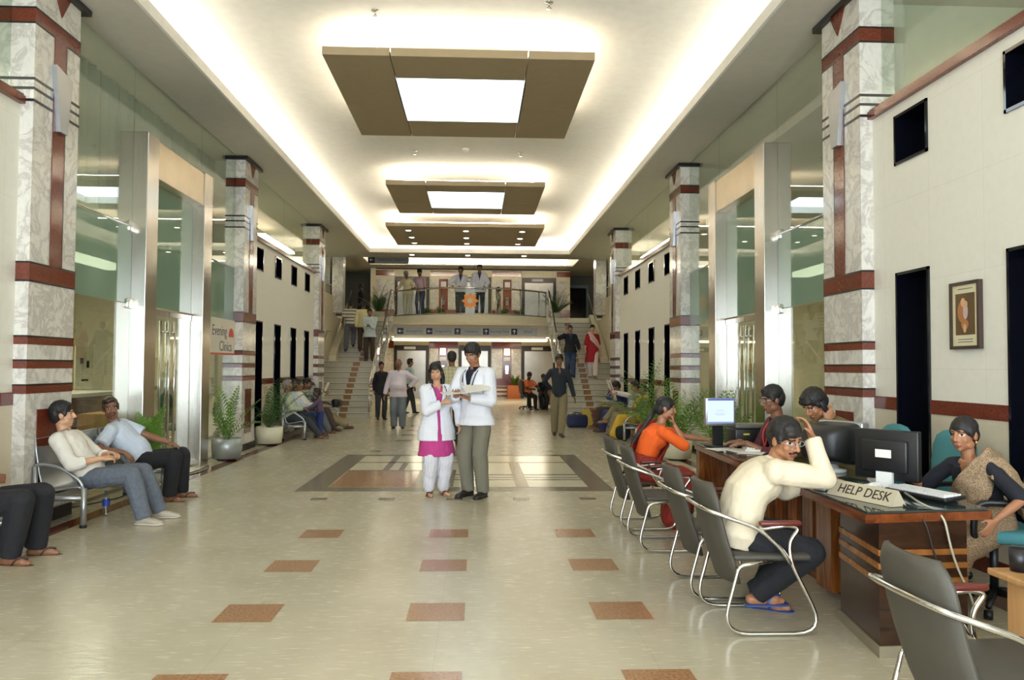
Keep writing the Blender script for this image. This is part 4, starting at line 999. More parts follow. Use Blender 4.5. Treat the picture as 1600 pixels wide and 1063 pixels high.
# bags
def bag(lab, loc, rz, w, d, h, m, handles=True, name='duffel_bag', cat='bag'):
    t = thing(name, lab, cat, loc, rz)
    MB().loft([((-w/2, 0, h*.5), (0, d*.32, 0), (0, 0, h*.36)), ((-w*.44, 0, h*.5), (0, d*.46, 0), (0, 0, h*.48)), ((0, 0, h*.51), (0, d*.52, 0), (0, 0, h*.5)), ((w*.44, 0, h*.5), (0, d*.46, 0), (0, 0, h*.48)), ((w/2, 0, h*.5), (0, d*.32, 0), (0, 0, h*.36))], 18, 0, None, True, 3).build('bag_body', m, t)
    if handles:
        for s in (-1, 1): MB().tube(arc([(-w*.2, s*d*.3, h*.9), (-w*.15, s*d*.2, h*1.15), (w*.15, s*d*.2, h*1.15), (w*.2, s*d*.3, h*.9)]), .012, 6).build('bag_handle', M_black, t)
    return t
bag('navy duffel bag on the floor at the foot of the right stairs', (2.74, 19.30, 0), .2, .5, .3, .32, mat('navy_cloth', (34, 44, 78), .8, bump=.2))
bag('black bag on the floor under the near end of the right bench', (3.28, 16.15, 0), 1.4, .5, .32, .30, mat('black_cloth', (24, 24, 24), .8, bump=.2))
def shopping_bag(lab, loc, rz, m, tilt):
    t = thing('shopping_bag', lab, 'bag', loc, rz, 'carrier bags by the stairs'); t.rotation_euler = (0, tilt, rz)
    MB().prism([(-.11, 0), (.11, 0), (.10, .42), (-.10, .42)], .11, 0, Matrix(((1, 0, 0, 0), (0, 0, 1, -.055), (0, 1, 0, 0), (0, 0, 0, 1)))).build('bag_body', m, t)
    MB().tube(arc([(-.05, 0, .42), (-.04, 0, .52), (.04, 0, .52), (.05, 0, .42)]), .006, 6).build('bag_handle', M_white, t)
shopping_bag('yellow carrier bag beside the navy duffel bag', (3.10, 19.72, .02), .1, mat('bag_yellow', (206, 176, 72), .6), R(-14))
shopping_bag('maroon carrier bag beside the yellow carrier bag', (3.36, 19.62, .02), -.1, mat('bag_maroon', (110, 28, 36), .6), R(-14))
# ================================================================== PEOPLE
JOBS = []
def skin_mat(name, rgb): return mat(name, rgb, .48, var=.05, scale=20)
SK = {'fair': skin_mat('skin_fair', (196, 150, 116)), 'mid': skin_mat('skin_mid', (160, 110, 78)), 'dark': skin_mat('skin_dark', (130, 88, 62)), 'deep': skin_mat('skin_deep', (84, 54, 38))}
LIP = {'fair': mat('lip_fair', (170, 92, 82), .4), 'mid': mat('lip_mid', (128, 72, 60), .4), 'dark': mat('lip_dark', (92, 50, 42), .4), 'deep': mat('lip_deep', (70, 40, 34), .4)}
M_hair = mat('hair_black', (24, 20, 18), .62, var=.2, scale=60); M_hairg = mat('hair_grey', (132, 128, 122), .6, var=.2, scale=60); M_hairb = mat('hair_brown', (46, 32, 24), .45, var=.2, scale=60)
M_eye = mat('eye_white', (214, 208, 198), .25); M_iris = mat('eye_dark', (26, 18, 14), .2)
def job(mb, name, mats, parent, vox, it=3, fold=0.0, ff=14.0, cut=None, paint=None, thin=None):
    o = mb.build(name, mats, parent)
    m = o.modifiers.new('remesh', 'REMESH'); m.mode = 'VOXEL'; m.voxel_size = vox; m.use_smooth_shade = True
    if it:
        q = o.modifiers.new('smooth', 'SMOOTH'); q.factor = .5; q.iterations = it
    JOBS.append((o, fold, ff, cut, paint)); return o
def finish_jobs():
    dg = bpy.context.evaluated_depsgraph_get(); res = []
    for o, *r in JOBS: res.append((o, bpy.data.meshes.new_from_object(o.evaluated_get(dg)), r))
    for o, me, (fold, ff, cut, paint) in res:
        old = o.data; mats = list(old.materials); o.modifiers.clear(); nm = old.name; o.data = me; bpy.data.meshes.remove(old); me.name = nm
        me.materials.clear()
        for m in mats: me.materials.append(m)
        if fold:
            me.update(); nv = [v.normal.copy() for v in me.vertices]
            for v, n in zip(me.vertices, nv):
                p = v.co; a = noise.noise(Vector((p.x*ff, p.y*ff, p.z*ff*.45)))+.5*noise.noise(Vector((p.x*ff*1.7+7, p.y*ff*1.7, p.z*ff*1.1)))
                v.co = p+n*a*fold
        if cut:
            bm = bmesh.new(); bm.from_mesh(me); d = [f for f in bm.faces if cut(f.calc_center_median())]
            bmesh.ops.delete(bm, geom=d, context='FACES'); bm.to_mesh(me); bm.free()
        if paint:
            for p in me.polygons: p.material_index = paint(p.center)
        else:
            for p in me.polygons: p.material_index = 0
        me.polygons.foreach_set('use_smooth', [True]*len(me.polygons)); me.update()
def ik(a, t, l1, l2, pole):
    a, t, pole = Vector(a), Vector(t), Vector(pole); d = t-a; L = d.length
    if L > (l1+l2)*.998: t = a+d.normalized()*(l1+l2)*.998; d = t-a; L = d.length
    if L < abs(l1-l2)+.02: L = abs(l1-l2)+.02
    n = d.normalized(); x = (l1*l1-l2*l2+L*L)/(2*L); h = math.sqrt(max(l1*l1-x*x, 0))
    p = pole-n*pole.dot(n); p = p.normalized() if p.length > 1e-4 else n.orthogonal()
    return a+n*x+p*h, t
def rotm(yaw=0, pitch=0, roll=0):
    """head matrix: yaw to the left, pitch down, roll to the right"""
    return (Matrix.Rotation(R(yaw), 3, 'Z') @ Matrix.Rotation(R(-pitch), 3, 'X') @ Matrix.Rotation(R(roll), 3, 'Y'))

def person(label, loc, rz, H=1.7, sex='m', wide=1.0, belly=0.0, skin='mid', hair='short', hairm=None, vox=.012,
           pelvis=None, lean=0, side=0, lean2=None, twist=0, head=(0, 0, 0), lh=None, rh=None, le=None, re=None, lf=None, rf=None,
           lk=None, rk=None, fl=0, fr=0, ld=None, rd=None, ln=None, rn=None, curl=.5, lcurl=None, rcurl=None,
           shirt=None, sleeve='long', shirt_hem=-.08, sinf=.016, trousers=None, tinf=.02, coat=None, coat_hem=.62, coat_open=None, skirt=None, skirt_hem=.1, skirt_w=.2,
           shoes=None, sandals=None, extra=None, moustache=False, eyes_closed=False, fold=.005, group=None, collar=True, legtop=None, shoe_sole=None, neck_v=0, lhH=None, rhH=None):
    s = H/1.75; fem = sex == 'f'
    root = thing('person', label, 'person', loc, R(rz), group)
    Wi = (Matrix.Translation(Vector(loc)) @ Matrix.Rotation(R(rz), 4, 'Z')).inverted()
    W = lambda p: (Wi @ Vector(p)) if p is not None else None
    D3 = Matrix.Rotation(R(-rz), 3, 'Z'); Wd = lambda v: (D3 @ Vector(v)) if v is not None else None
    hipz = .915*s
    Pv = W(pelvis) if pelvis is not None else Vector((0, 0, hipz+.03*s))
    def spine(l, sd): return Vector((math.sin(R(sd)), math.sin(R(l))*math.cos(R(sd)), math.cos(R(l))*math.cos(R(sd))))
    d1 = spine(lean, side); d2 = spine(lean if lean2 is None else lean2, side)
    C1 = Pv+d1*.22*s; NB = C1+d2*.28*s
    def at(q): return Pv+d1*q*s if q <= .22 else C1+d2*(q-.22)*s
    tw = Matrix.Rotation(R(twist), 3, 'Z')
    rgt_h = Vector((1, 0, 0)); rs = tw @ Vector((1, 0, 0)); rs = (rs-d2*rs.dot(d2)).normalized()
    def frame(q):
        f = max(0, min(1, q/.4)); r = rgt_h.lerp(rs, f).normalized(); d = d1 if q <= .18 else d2 if q > .26 else d1.lerp(d2, .5).normalized()
        r = (r-d*r.dot(d)).normalized(); return r, d.cross(r)
    tors_m = [(-.10, .125, .09), (-.02, .160, .112), (.07, .155, .108), (.14, .145, .103), (.24, .152, .108), (.34, .168, .112), (.41, .160, .098), (.46, .115, .075), (.50, .062, .058)]
    tors_f = [(-.10, .13, .10), (-.02, .168, .122), (.07, .15, .108), (.14, .124, .092), (.24, .130, .098), (.34, .142, .122), (.41, .142, .092), (.46, .10, .07), (.50, .052, .05)]
    TR = tors_f if fem else tors_m
    def rings(k=0.0, lo=-.1, hi=.5, ex=None):
        out = []
        for q, a, b in TR:
            if q < lo-1e-6 or q > hi+1e-6: continue
            r, f = frame(q); bb = belly*math.exp(-((q-.12)/.12)**2)
            out.append((at(q)+f*bb*.6*s, r*(a*wide*s+k+bb*.3*s), f*(b*s*(.5+.5*wide)+k+bb*s*.7)))
        return out
    # joints
    shw = (.150 if fem else .178)*s*(.6+.4*wide); Sx = at(.425)
    SR, SL = Sx+rs*shw, Sx-rs*shw
    lu, lo_ = .295*s, .25*s
    r0, f0 = frame(.4)
    dflt = lambda sg: (SR if sg > 0 else SL)+Vector((sg*.07*s, .03*s, -.52*s))
    RH = W(rh) if rh is not None else dflt(1); LH = W(lh) if lh is not None else dflt(-1)
    RE, RH = ik(SR, RH, lu, lo_, Wd(re) if re is not None else rs*.4+Vector((0, -1, -.2)))
    LE, LH = ik(SL, LH, lu, lo_, Wd(le) if le is not None else -rs*.4+Vector((0, -1, -.2)))
    hr, hl = Pv+Vector((.092*s, 0, -.03*s)), Pv+Vector((-.092*s, 0, -.03*s))
    lt, ls = .43*s, .42*s; az = .078*s
    RF = W(rf)+Vector((0, 0, az)) if rf is not None else Vector((.10*s, 0, az)); LF = W(lf)+Vector((0, 0, az)) if lf is not None else Vector((-.10*s, 0, az))
    RK, RF = ik(hr, RF, lt, ls, Wd(rk) if rk is not None else Vector((.12, 1, .1))); LK, LF = ik(hl, LF, lt, ls, Wd(lk) if lk is not None else Vector((-.12, 1, .1)))
    Hm = rotm(*head); hs = .5+.5*s
    hs *= .97 if fem else 1.0
    HC = NB+d2*.03*s+(Hm @ Vector((0, .012, .135)))*hs
    hp = lambda x, y, z: HC+Hm @ (Vector((x, y, z))*hs)
    if rhH: RE, RH = ik(SR, hp(*rhH), lu, lo_, Wd(re) if re is not None else rs*.4+Vector((0, -1, -.2)))
    if lhH: LE, LH = ik(SL, hp(*lhH), lu, lo_, Wd(le) if le is not None else -rs*.4+Vector((0, -1, -.2)))
    AB = lambda q: next((tuple(x0+(x1-x0)*(q-q0)/(q1-q0) for x0, x1 in ((a0, a1), (b0, b1))) for (q0, a0, b0), (q1, a1, b1) in zip(TR, TR[1:]) if q0 <= q <= q1), TR[-1][1:])
    def surf(q, u, k):
        a, b = AB(q); a = a*wide*s+k; b = b*s*(.5+.5*wide)+k+belly*math.exp(-((q-.12)/.12)**2)*s*1.3; r, f = frame(q)
        return at(q)+r*u+f*b*math.sqrt(max(.05, 1-(u/a)**2))
    # ---- body
    b = MB(); nn = 14
    b.loft(rings(), 18)
    for sg, S, E, Hd in ((1, SR, RE, RH), (-1, SL, LE, LH)):
        af = (.8 if fem else 1)*(.5+.5*wide)*s
        b.cap(Sx+rs*sg*.09*s+d2*.015*s, S, .055*af, .056*af); b.cap(S, E, .052*af, .041*af); b.cap(E, E.lerp(Hd, .45), .040*af, .040*af); b.cap(E.lerp(Hd, .4), Hd, .039*af, .026*af)
    for S, K, A in ((hr, RK, RF), (hl, LK, LF)):
        wf = (.55+.45*wide)*s
        b.cap(S, K, .082*wf, .055*wf); b.cap(K, A, .052*wf, .036*wf); b.cap(K.lerp(A, .25)-Vector((0, .012*s, 0)), K.lerp(A, .45)-Vector((0, .012*s, 0)), .052*wf, .048*wf)
    feet = []
    for A, K, fy, sg in ((RF, RK, fr, 1), (LF, LK, fl, -1)):
        dr = Matrix.Rotation(R(-sg*(8)+fy), 3, 'Z') @ Vector((0, 1, 0)); gz = A.z-az+.028*s
        heel = Vector((A.x, A.y, gz))-dr*.04*s; toe = Vector((A.x, A.y, gz-.004))+dr*.155*s; feet.append((heel, toe, dr, A))
        b.cap(heel, heel.lerp(toe, .75), .033*s, .036*s, 12, 1.0); b.cap(A, heel.lerp(toe, .35), .036*s, .034*s); b.cap(heel.lerp(toe, .7)+Vector((0, 0, -.006)), toe+Vector((0, 0, -.008)), .036*s, .022*s)
    # neck and head
    nr = (.044 if fem else .054)*s*(.6+.4*wide)
    b.cap(NB-d2*.03*s, hp(0, -.018, -.05), nr*1.08, nr)
    fw_ = 1.0 if not fem else .94
    b.ell(hp(0, -.012, .035), .076*hs, .094*hs, .086*hs, Hm); b.ell(hp(0, .022, -.035 if not fem else -.030), .060*hs, .066*hs, .080*hs*(.90 if fem else 1), Hm)
    b.ell(hp(0, .056, -.092 if not fem else -.084), .027*hs*(.8 if fem else 1), .024*hs*(.9 if fem else 1), .021*hs, Hm)
    for sg in (-1, 1):
        b.ell(hp(sg*.034, .052, -.022), .027*hs, .026*hs, .028*hs, Hm); b.ell(hp(sg*.077, -.008, -.004), .011*hs, .022*hs, .031*hs, Hm, 12, 7); b.ell(hp(sg*.050, .008, -.062), .016*hs*fw_, .038*hs, .028*hs, Hm)
    nf_ = .82 if fem else 1.0
    b.cap(hp(0, .086, .018), hp(0, .107 if not fem else .099, -.022), .0095*hs*nf_, .0135*hs*nf_, 10)
    for sg in (-1, 1): b.ell(hp(sg*.012*nf_, .093 if not fem else .087, -.028), .010*hs*nf_, .011*hs*nf_, .009*hs*nf_, Hm, 10, 6)
    br_ = .077 if not fem else .071; b.cap(hp(-.034, br_, .033), hp(.034, br_, .033), .0135*hs, .0135*hs, 10); lr_ = .0085 if not fem else .0070; b.cap(hp(-.016, .084, -.058), hp(.016, .084, -.058), lr_*hs, lr_*hs, 8); b.cap(hp(-.012, .083, -.069), hp(.012, .083, -.069), lr_*hs, lr_*hs, 8)
    # hands
    def hand(wr, el, d, n, sg, cu):
        d = (wr-el).normalized() if d is None else Vector(d).normalized()
        n = Vector((-sg, 0, 0)) if n is None else Vector(n)
        n = (n-d*n.dot(d)); n = n.normalized() if n.length > 1e-3 else d.orthogonal().normalized(); ts = d.cross(n)*sg
        k = s*(.92 if fem else 1.0)
        b.loft([(wr-d*.01*k, ts*.024*k, n*.020*k), (wr+d*.02*k, ts*.030*k, n*.018*k), (wr+d*.05*k, ts*.041*k, n*.016*k), (wr+d*.088*k, ts*.042*k, n*.013*k), (wr+d*.098*k, ts*.036*k, n*.008*k)], 14, 0, None, True, 2.6)
        for i, (o, L) in enumerate(((.031, .066), (.0105, .075), (-.0105, .07), (-.030, .056))):
            p = wr+d*.090*k+ts*o*k; a = cu*(.9+.12*i); sp = ts*(o*1.2)
            for j, (f, r_) in enumerate(((.45, .0088), (.32, .0078), (.25, .0070))):
                aa = a*(.55+.75*j); dv = (d*math.cos(aa)+n*math.sin(aa)+sp*(.8 if j == 0 else .3)).normalized(); q = p+dv*L*f*k; b.cap(p, q, r_*k, (r_-.0008)*k, 8, 1, None, 0, 3); p = q
        p = wr+d*.022*k+ts*.026*k; q = p+(d*.62+ts*.62+n*.35).normalized()*.042*k; b.cap(p, q, .0135*k, .0105*k, 8, 1, None, 0, 3)
        q2 = q+(d*.85+ts*.15+n*(.3+.4*cu)).normalized()*.034*k; b.cap(q, q2, .0100*k, .0082*k, 8, 1, None, 0, 3)
    hand(RH, RE, Wd(rd), Wd(rn), 1, curl if rcurl is None else rcurl); hand(LH, LE, Wd(ld), Wd(ln), -1, curl if lcurl is None else lcurl)
    Hi = Hm.inverted()
    def paint(c):
        q = Hi @ (c-HC)/hs
        if q.y < .045 or abs(q.z) > .1: return 0
        ax = abs(q.x)
        if eyes_closed:
            if ((ax-.031)/.017)**2+((q.z-.008)/.0035)**2 < 1: return 3
        else:
            e = ((ax-.031)/.0165)**2+((q.z-.012)/.0078)**2
            if e < 1: return 3 if ((ax-.031)/.0075)**2+((q.z-.012)/.0075)**2 < 1 or q.z > .0165 else 2
        if .010 < ax < .052 and abs(q.z-(.036-.25*max(0, ax-.03))) < (.0034 if fem else .0050): return 4
        if ax < .025 and abs(q.z+.0635) < .0115*(1-(ax/.027)**2): return 1
        if moustache and ax < .032 and -.054 < q.z+.18*ax < -.040: return 4
        return 0
    hm = hairm or M_hair
    job(b, 'body', [SK[skin], LIP[skin], M_eye, M_iris, hm], root, vox, 2, paint=paint if vox <= .011 else None)
    # ---- hair
    if hair:
        h = MB(); hv = max(vox, .006)
        if hair == 'bald':
            h.ell(hp(0, -.048, -.004), .078*hs, .060*hs, .052*hs, Hm)
            for sg in (-1, 1): h.ell(hp(sg*.070, -.03, .012), .012*hs, .035*hs, .035*hs, Hm)
        else:
            h.ell(hp(0, -.020 if not fem else -.013, .050), .083*hs, (.094 if not fem else .099)*hs, .084*hs, Hm); h.ell(hp(0, -.052, .0), .074*hs, .060*hs, .078*hs, Hm)
            if not fem: h.ell(hp(.012, .038, .094), .062*hs, .046*hs, .034*hs, Hm)
            for sg in (-1, 1): h.ell(hp(sg*.071, .014, .028), .014*hs, .030*hs, .040*hs, Hm)
            if hair in ('thick', 'fringe'): h.ell(hp(0, -.015, .065), .092*hs, .100*hs, .086*hs, Hm); h.ell(hp(0, -.06, .02), .082*hs, .062*hs, .085*hs, Hm)
            if hair == 'fringe': h.ell(hp(.01, .070, .072), .060*hs, .030*hs, .030*hs, Hm)
            if hair == 'long':
                for sg in (-1, 1):
                    h.cap(hp(sg*.066, -.015, .02), hp(sg*.078, -.03, -.10), .030*hs, .030*hs); h.cap(hp(sg*.078, -.03, -.10), hp(sg*.07, -.02, -.20), .030*hs, .018*hs)
                h.cap(hp(0, -.06, .0), hp(0, -.065, -.15), .066*hs, .05*hs)
            if hair in ('tied', 'braid', 'bun'):
                h.ell(hp(0, -.095, .0), .04*hs, .035*hs, .045*hs, Hm)
            if hair == 'bun': h.ell(hp(0, -.115, -.02), .045*hs, .04*hs, .045*hs, Hm)
            if hair == 'tied': h.cap(hp(0, -.10, -.0), hp(.01, -.10, -.16), .024*hs, .016*hs)
        job(h, 'hair', hm, root, hv, 2, fold=(.0018 if fem else .0040) if vox < .011 else 0, ff=60)
        if hair == 'braid':
            bk = MB(); r_, f_ = frame(.4); p0 = hp(0, -.11, -.02); p1 = at(.40)-f_*.145*s; p2 = at(.18)-f_*.175*s; p3 = at(.0)-f_*.20*s
            pts = arc([p0, p1, p2, p3], 5); bk.tube(pts, [.024*(1-.45*i/len(pts))*(1+.16*math.sin(i*2.2)) for i in range(len(pts))], 10); bk.build('braid', hm, root)
    cv = max(vox*1.25, .0085)
    # ---- trousers
    if trousers:
        t = MB(); tk = bool(coat or skirt or shirt_hem < -.09 and shirt); tw_ = .002 if tk else min(tinf, .014); t.loft(rings(tw_, -.1, .0 if tk else .07), 18)
        for S, K, A in ((hr, RK, RF), (hl, LK, LF)):
            wf = (.55+.45*wide)*s; e = A+(K-A).normalized()*.015*s
            Sm = S.lerp(K, .35); t.cap(S, Sm, .080*wf+tw_, .078*wf+tinf); t.cap(Sm, K, .078*wf+tinf, .060*wf+tinf); kd = (K-A).normalized(); o1 = kd.orthogonal().normalized(); o2 = kd.cross(o1)
            t.loft([(K, o1*(.060*wf+tinf), o2*(.060*wf+tinf)), (K.lerp(e, .3), o1*(.060*wf+tinf), o2*(.060*wf+tinf)), (e-kd*.03*s, o1*(.046*wf+tinf), o2*(.046*wf+tinf))], 14)
        job(t, 'trousers', trousers, root, cv, 3, fold, 12)
    # ---- shirt
    def sleeves(mb, k, mode, kc=None):
        for sg, S, E, Hd in ((1, SR, RE, RH), (-1, SL, LE, LH)):
            af = (.8 if fem else 1)*(.5+.5*wide)*s
            mb.cap(Sx+rs*sg*.09*s+d2*.015*s, S, .056*af+k*.8, .058*af+k)
            if mode == 'short': kd = (E-S).normalized(); o1 = kd.orthogonal().normalized(); o2 = kd.cross(o1); ra, rb = .056*af+k, .050*af+k*1.5; mb.loft([(S, o1*ra, o2*ra), (S.lerp(E, .78), o1*rb, o2*rb)], 12)
            elif mode == 'half': mb.cap(S, S.lerp(E, .9), .055*af+k, .048*af+k*1.4)
            elif mode in ('long', 'rolled'):
                mb.cap(S, E, .054*af+k, .046*af+k); en = E.lerp(Hd, .97 if mode == 'long' else .45); kd = (Hd-E).normalized(); o1 = kd.orthogonal().normalized(); o2 = kd.cross(o1); ra, rb = .046*af+k, (.034 if mode == 'long' else .042)*af+k*.8; mb.loft([(E, o1*ra, o2*ra), (en, o1*rb, o2*rb)], 12)
    if shirt:
        t = MB(); rr = rings(sinf, shirt_hem if shirt_hem > -.1 else -.1, .46)
        if shirt_hem < -.1: # loose hem hanging below the hips (standing)
            c, u, w = rr[0]; ex = []
            for q in (shirt_hem, shirt_hem*.6-.04):
                ex.append((Pv+Vector((0, 0, q*s)), Vector((.175*wide*s+sinf*1.6, 0, 0)), Vector((0, .135*s+sinf*1.5, 0))))
            rr = ex+rr[1:]
        r_, f_ = frame(.5); rr.append((at(.485), r_*(.066*s*(.8 if fem else 1)+.006), f_*(.064*s*(.8 if fem else 1)+.006)))
        t.loft(rr, 20); sleeves(t, sinf*.85, sleeve)
        cutf = None
        if neck_v:
            hi, lo2 = at(.5), at(.5-neck_v)
            def cutf(c, a=NB, f=f0, r=rs, d=d2):
                q = c-a; z = q.dot(d); return q.dot(f) > .0 and z > -neck_v*s and abs(q.dot(r)) < (z+neck_v*s)*.45
        job(t, 'shirt', shirt, root, cv, 3, fold, 13, cut=cutf)
        if collar:
            c = MB(); r_, f_ = frame(.5); n = 16; vs = []
            for i in range(n):
                a = PI/2+.28+(2*PI-.56)*i/(n-1)
                ca, sa = math.cos(a), math.sin(a); R1 = nr*1.22
                base = at(.475)+r_*ca*(R1+.012)+f_*sa*(R1+.006)-d2*(.012 if sa > .3 else 0); tp = at(.475)+r_*ca*R1*1.04+f_*sa*R1*1.0+d2*.036*s
                fo = at(.475)+r_*ca*(R1+.022)+f_*sa*(R1+.02)+d2*(-.004-.025*max(0, sa))
                vs += [base, tp, fo]
            fs = []
            for i in range(n-1):
                a = i*3; fs += [(a, a+3, a+4, a+1), (a+1, a+4, a+5, a+2)]
            c._add(vs, fs, 0, True); co = c.build('collar', shirt, root); sd = co.modifiers.new('thickness', 'SOLIDIFY'); sd.thickness = .004
    # ---- coat
    if coat:
        k = sinf+.022; t = MB(); rr = []
        hemz = coat_hem
        for f in (0, .35, .7):
            z = hemz+(Pv.z-.06*s-hemz)*f; rr.append((Vector((Pv.x, Pv.y-.0, z)), Vector((( .20-.012*f)*s*wide+k, 0, 0)), Vector((0, (.165-.012*f)*s+k*.8, 0))))
        rr += rings(k, -.02, .46); r_, f_ = frame(.5); rr.append((at(.485), r_*(.072*s+.008), f_*(.068*s+.008)))
        t.loft(rr, 22); sleeves(t, k*.9, 'long')
        f_ = f0
        xo = .0 if coat_open == 'v' else .025
        vw = (lambda q: max(0, (q-.22)*.24)) if coat_open == 'v' else (lambda q: .018+.10*max(0, -q)*.5 if q < .2 else .018+(q-.2)*.20)
        def cutc(c):
            q = c-Pv; zf = q.z/s; fy = q.y-(d2.y*q.z); x = q.x-side*0
            if fy < .03: return False
            qq = (c-C1).dot(d2)/s+.22; xr = (c-at(max(0, min(.5, qq)))).dot(rs if zf > .1 else rgt_h)/s
            return zf < .52 and (zf < .2 or (c-at(min(.5, max(0, qq)))).dot(f0) > 0) and abs(xr-xo) < vw(qq)
            return False
        co = job(t, 'coat', coat, root, cv, 2, fold, 12, cut=cutc)
        # lapels
        for sg in (-1, 1):
            lp = MB(); vs = []
            for i in range(6):
                v = i/5; q = .455-.215*v; w = vw(q); ww = .05*(1-.7*abs(v-.4)); r_, f2 = frame(q)
                vs += [surf(q, (xo+sg*(w-.004))*s, k+.004), surf(q, (xo+sg*(w+ww))*s, k+.010)]
            lp._add(vs, [(2*i, 2*i+2, 2*i+3, 2*i+1) for i in range(5)], 0, True); lo = lp.build('lapel', coat, root); sd = lo.modifiers.new('thickness', 'SOLIDIFY'); sd.thickness = .006
    # ---- skirts (standing)
    if skirt:
        t = MB(); rr = []
        for f in (0, .5, 1):
            z = skirt_hem+(Pv.z-skirt_hem)*f; rr.append((Vector((Pv.x, Pv.y, z)), Vector((skirt_w*s*(1-.28*f), 0, 0)), Vector((0, skirt_w*.78*s*(1-.22*f), 0))))
        rr += rings(.014, .07, .14); t.loft(rr, 22); job(t, 'skirt', skirt, root, cv, 2, fold*1.4, 16)
    # ---- shoes
    for heel, toe, dr, A in feet:
        if shoes:
            t = MB(); sd = Vector((dr.y, -dr.x, 0)); z0 = A.z-az
            g = lambda f, w, h, z: (heel.lerp(toe, f)+Vector((0, 0, z0+z-heel.lerp(toe, f).z)), sd*w*s, Vector((0, 0, h*s)))
            t.loft([g(-.18, .022, .022, .03*s), g(-.05, .037, .036, .042*s), g(.25, .040, .042, .046*s), g(.55, .044, .034, .038*s), g(.85, .048, .026, .030*s), g(1.08, .040, .020, .024*s), g(1.22, .018, .012, .020*s)], 16, 0, None, True, 2.4); t.cap(A-Vector((0, 0, .02*s)), A+Vector((0, 0, .01)), .045*s, .046*s)
            job(t, 'shoe', shoes, root, max(cv*.7, .006), 2)
            if shoe_sole:
                q = MB(); q.loft([g(-.19, .03, .008, .008), g(-.05, .042, .009, .009), g(.5, .045, .009, .009), g(.85, .052, .009, .009), g(1.1, .043, .009, .010), g(1.25, .02, .008, .012)], 16, 0, None, True, 3); q.build('shoe_sole', shoe_sole, root)
        elif sandals:
            sd = Vector((dr.y, -dr.x, 0)); z0 = A.z-az; q = MB()
            g = lambda f, w, z: (heel.lerp(toe, f)+Vector((0, 0, z0+z-heel.lerp(toe, f).z)), sd*w*s, Vector((0, 0, .007)))
            q.loft([g(-.2, .025, -.006), g(0, .042, -.006), g(.5, .042, -.006), g(.85, .05, -.006), g(1.1, .042, -.006), g(1.22, .018, -.006)], 16, 0, None, True, 3); q.build('sandal_sole', sandals, root)
            m_ = heel.lerp(toe, .95)+Vector((0, 0, .024)); q = MB()
            for sg in (-1, 1): q.tube(arc([m_, heel.lerp(toe, .62)+sd*sg*.03*s+Vector((0, 0, .03)), heel.lerp(toe, .45)+sd*sg*.042*s+Vector((0, 0, -.02))]), .007, 6)
            q.build('sandal_strap', sandals, root)
    J = dict(root=root, HC=HC, Hm=Hm, hp=hp, NB=NB, at=at, frame=frame, RH=RH, LH=LH, RE=RE, LE=LE, SR=SR, SL=SL, Pv=Pv, s=s, hs=hs, hr=hr, hl=hl, RK=RK, LK=LK, RF=RF, LF=LF, cv=cv, rs=rs, d2=d2, f0=f0,
             M=Matrix.Translation(Vector(loc)) @ Matrix.Rotation(R(rz), 4, 'Z'), rings=rings)
    return J
def glasses(J, m=None):
    hp = J['hp']; g = MB(); m = m or M_silver
    for sg in (-1, 1):
        g.tube([hp(sg*.031+.022*math.cos(2*PI*k/14), .098, .010+.016*math.sin(2*PI*k/14)) for k in range(14)], .0018, 6, closed=True); g.tube([hp(sg*.053, .096, .014), hp(sg*.078, .06, .014), hp(sg*.082, -.01, .012)], .0018, 6)
    g.tube([hp(-.010, .1, .012), hp(.010, .1, .012)], .0018, 6); g.build('glasses', m, J['root'])
def seated_skirt(J, m, name='sari_skirt', r=.105, hem=.10, fold=.008):
    t = MB(); s = J['s']; t.loft([(c, u, w) for c, u, w in J['rings'](.03, -.1, .14)], 18)
    for S, K, A in ((J['hr'], J['RK'], J['RF']), (J['hl'], J['LK'], J['LF'])):
        t.cap(S, K, r*s, r*.9*s); t.cap(K, A+Vector((0, 0, .02)), r*.88*s, hem*s)
    t.cap((J['hr']+J['hl'])/2, (J['RK']+J['LK'])/2, r*s, r*.9*s); t.cap((J['RK']+J['LK'])/2, (J['RF']+J['LF'])/2+Vector((0, 0, .03)), r*.9*s, hem*s)
    job(t, name, m, J['root'], J['cv'], 3, fold, 14)
def drape(J, m, pts, name='sari_drape', fold=.006, w=.10, th=.014):
    """cloth band laid through torso points: (q along spine, right offset, forward offset, half width)"""
    s = J['s']; rr = []; P = []
    for q, rx, fy, ww in pts:
        r, f = J['frame'](min(q, .5)); P.append((J['at'](q)+r*rx*s+f*fy*s, ww))
    t = MB()
    for i, (p, ww) in enumerate(P):
        tg = (P[min(i+1, len(P)-1)][0]-P[max(i-1, 0)][0]).normalized(); cen = J['at'](pts[i][0]); o = p-cen; o = (o-tg*o.dot(tg)); o = o.normalized() if o.length > 1e-4 else J['f0']; sdv = tg.cross(o)
        rr.append((p, sdv*ww*s, o*th))
    t.loft(rr, 14, 0, None, True, 2.2); job(t, name, m, J['root'], max(.008, J['cv']*.8), 3, fold, 18)
def held(J, side): # world position of a hand
    return J['M'] @ J[side]
c_ = lambda n, rgb, **k: mat(n, rgb, k.pop('rough', .85), bump=.7, bscale=15.0, **k)
M_coat = c_('coat_white', (230, 230, 236), var=.02); M_shw = c_('shirt_white', (218, 212, 200), var=.03); M_cream2 = c_('shirt_ivory', (214, 200, 172), var=.03)
M_grt = c_('trouser_greygreen', (118, 114, 98), var=.05); M_blkt = c_('trouser_black', (22, 22, 26), var=.1); M_jean = c_('jeans_grey', (92, 98, 108), var=.15, scale=30); M_jeanb = c_('jeans_blue', (52, 66, 96), var=.15)
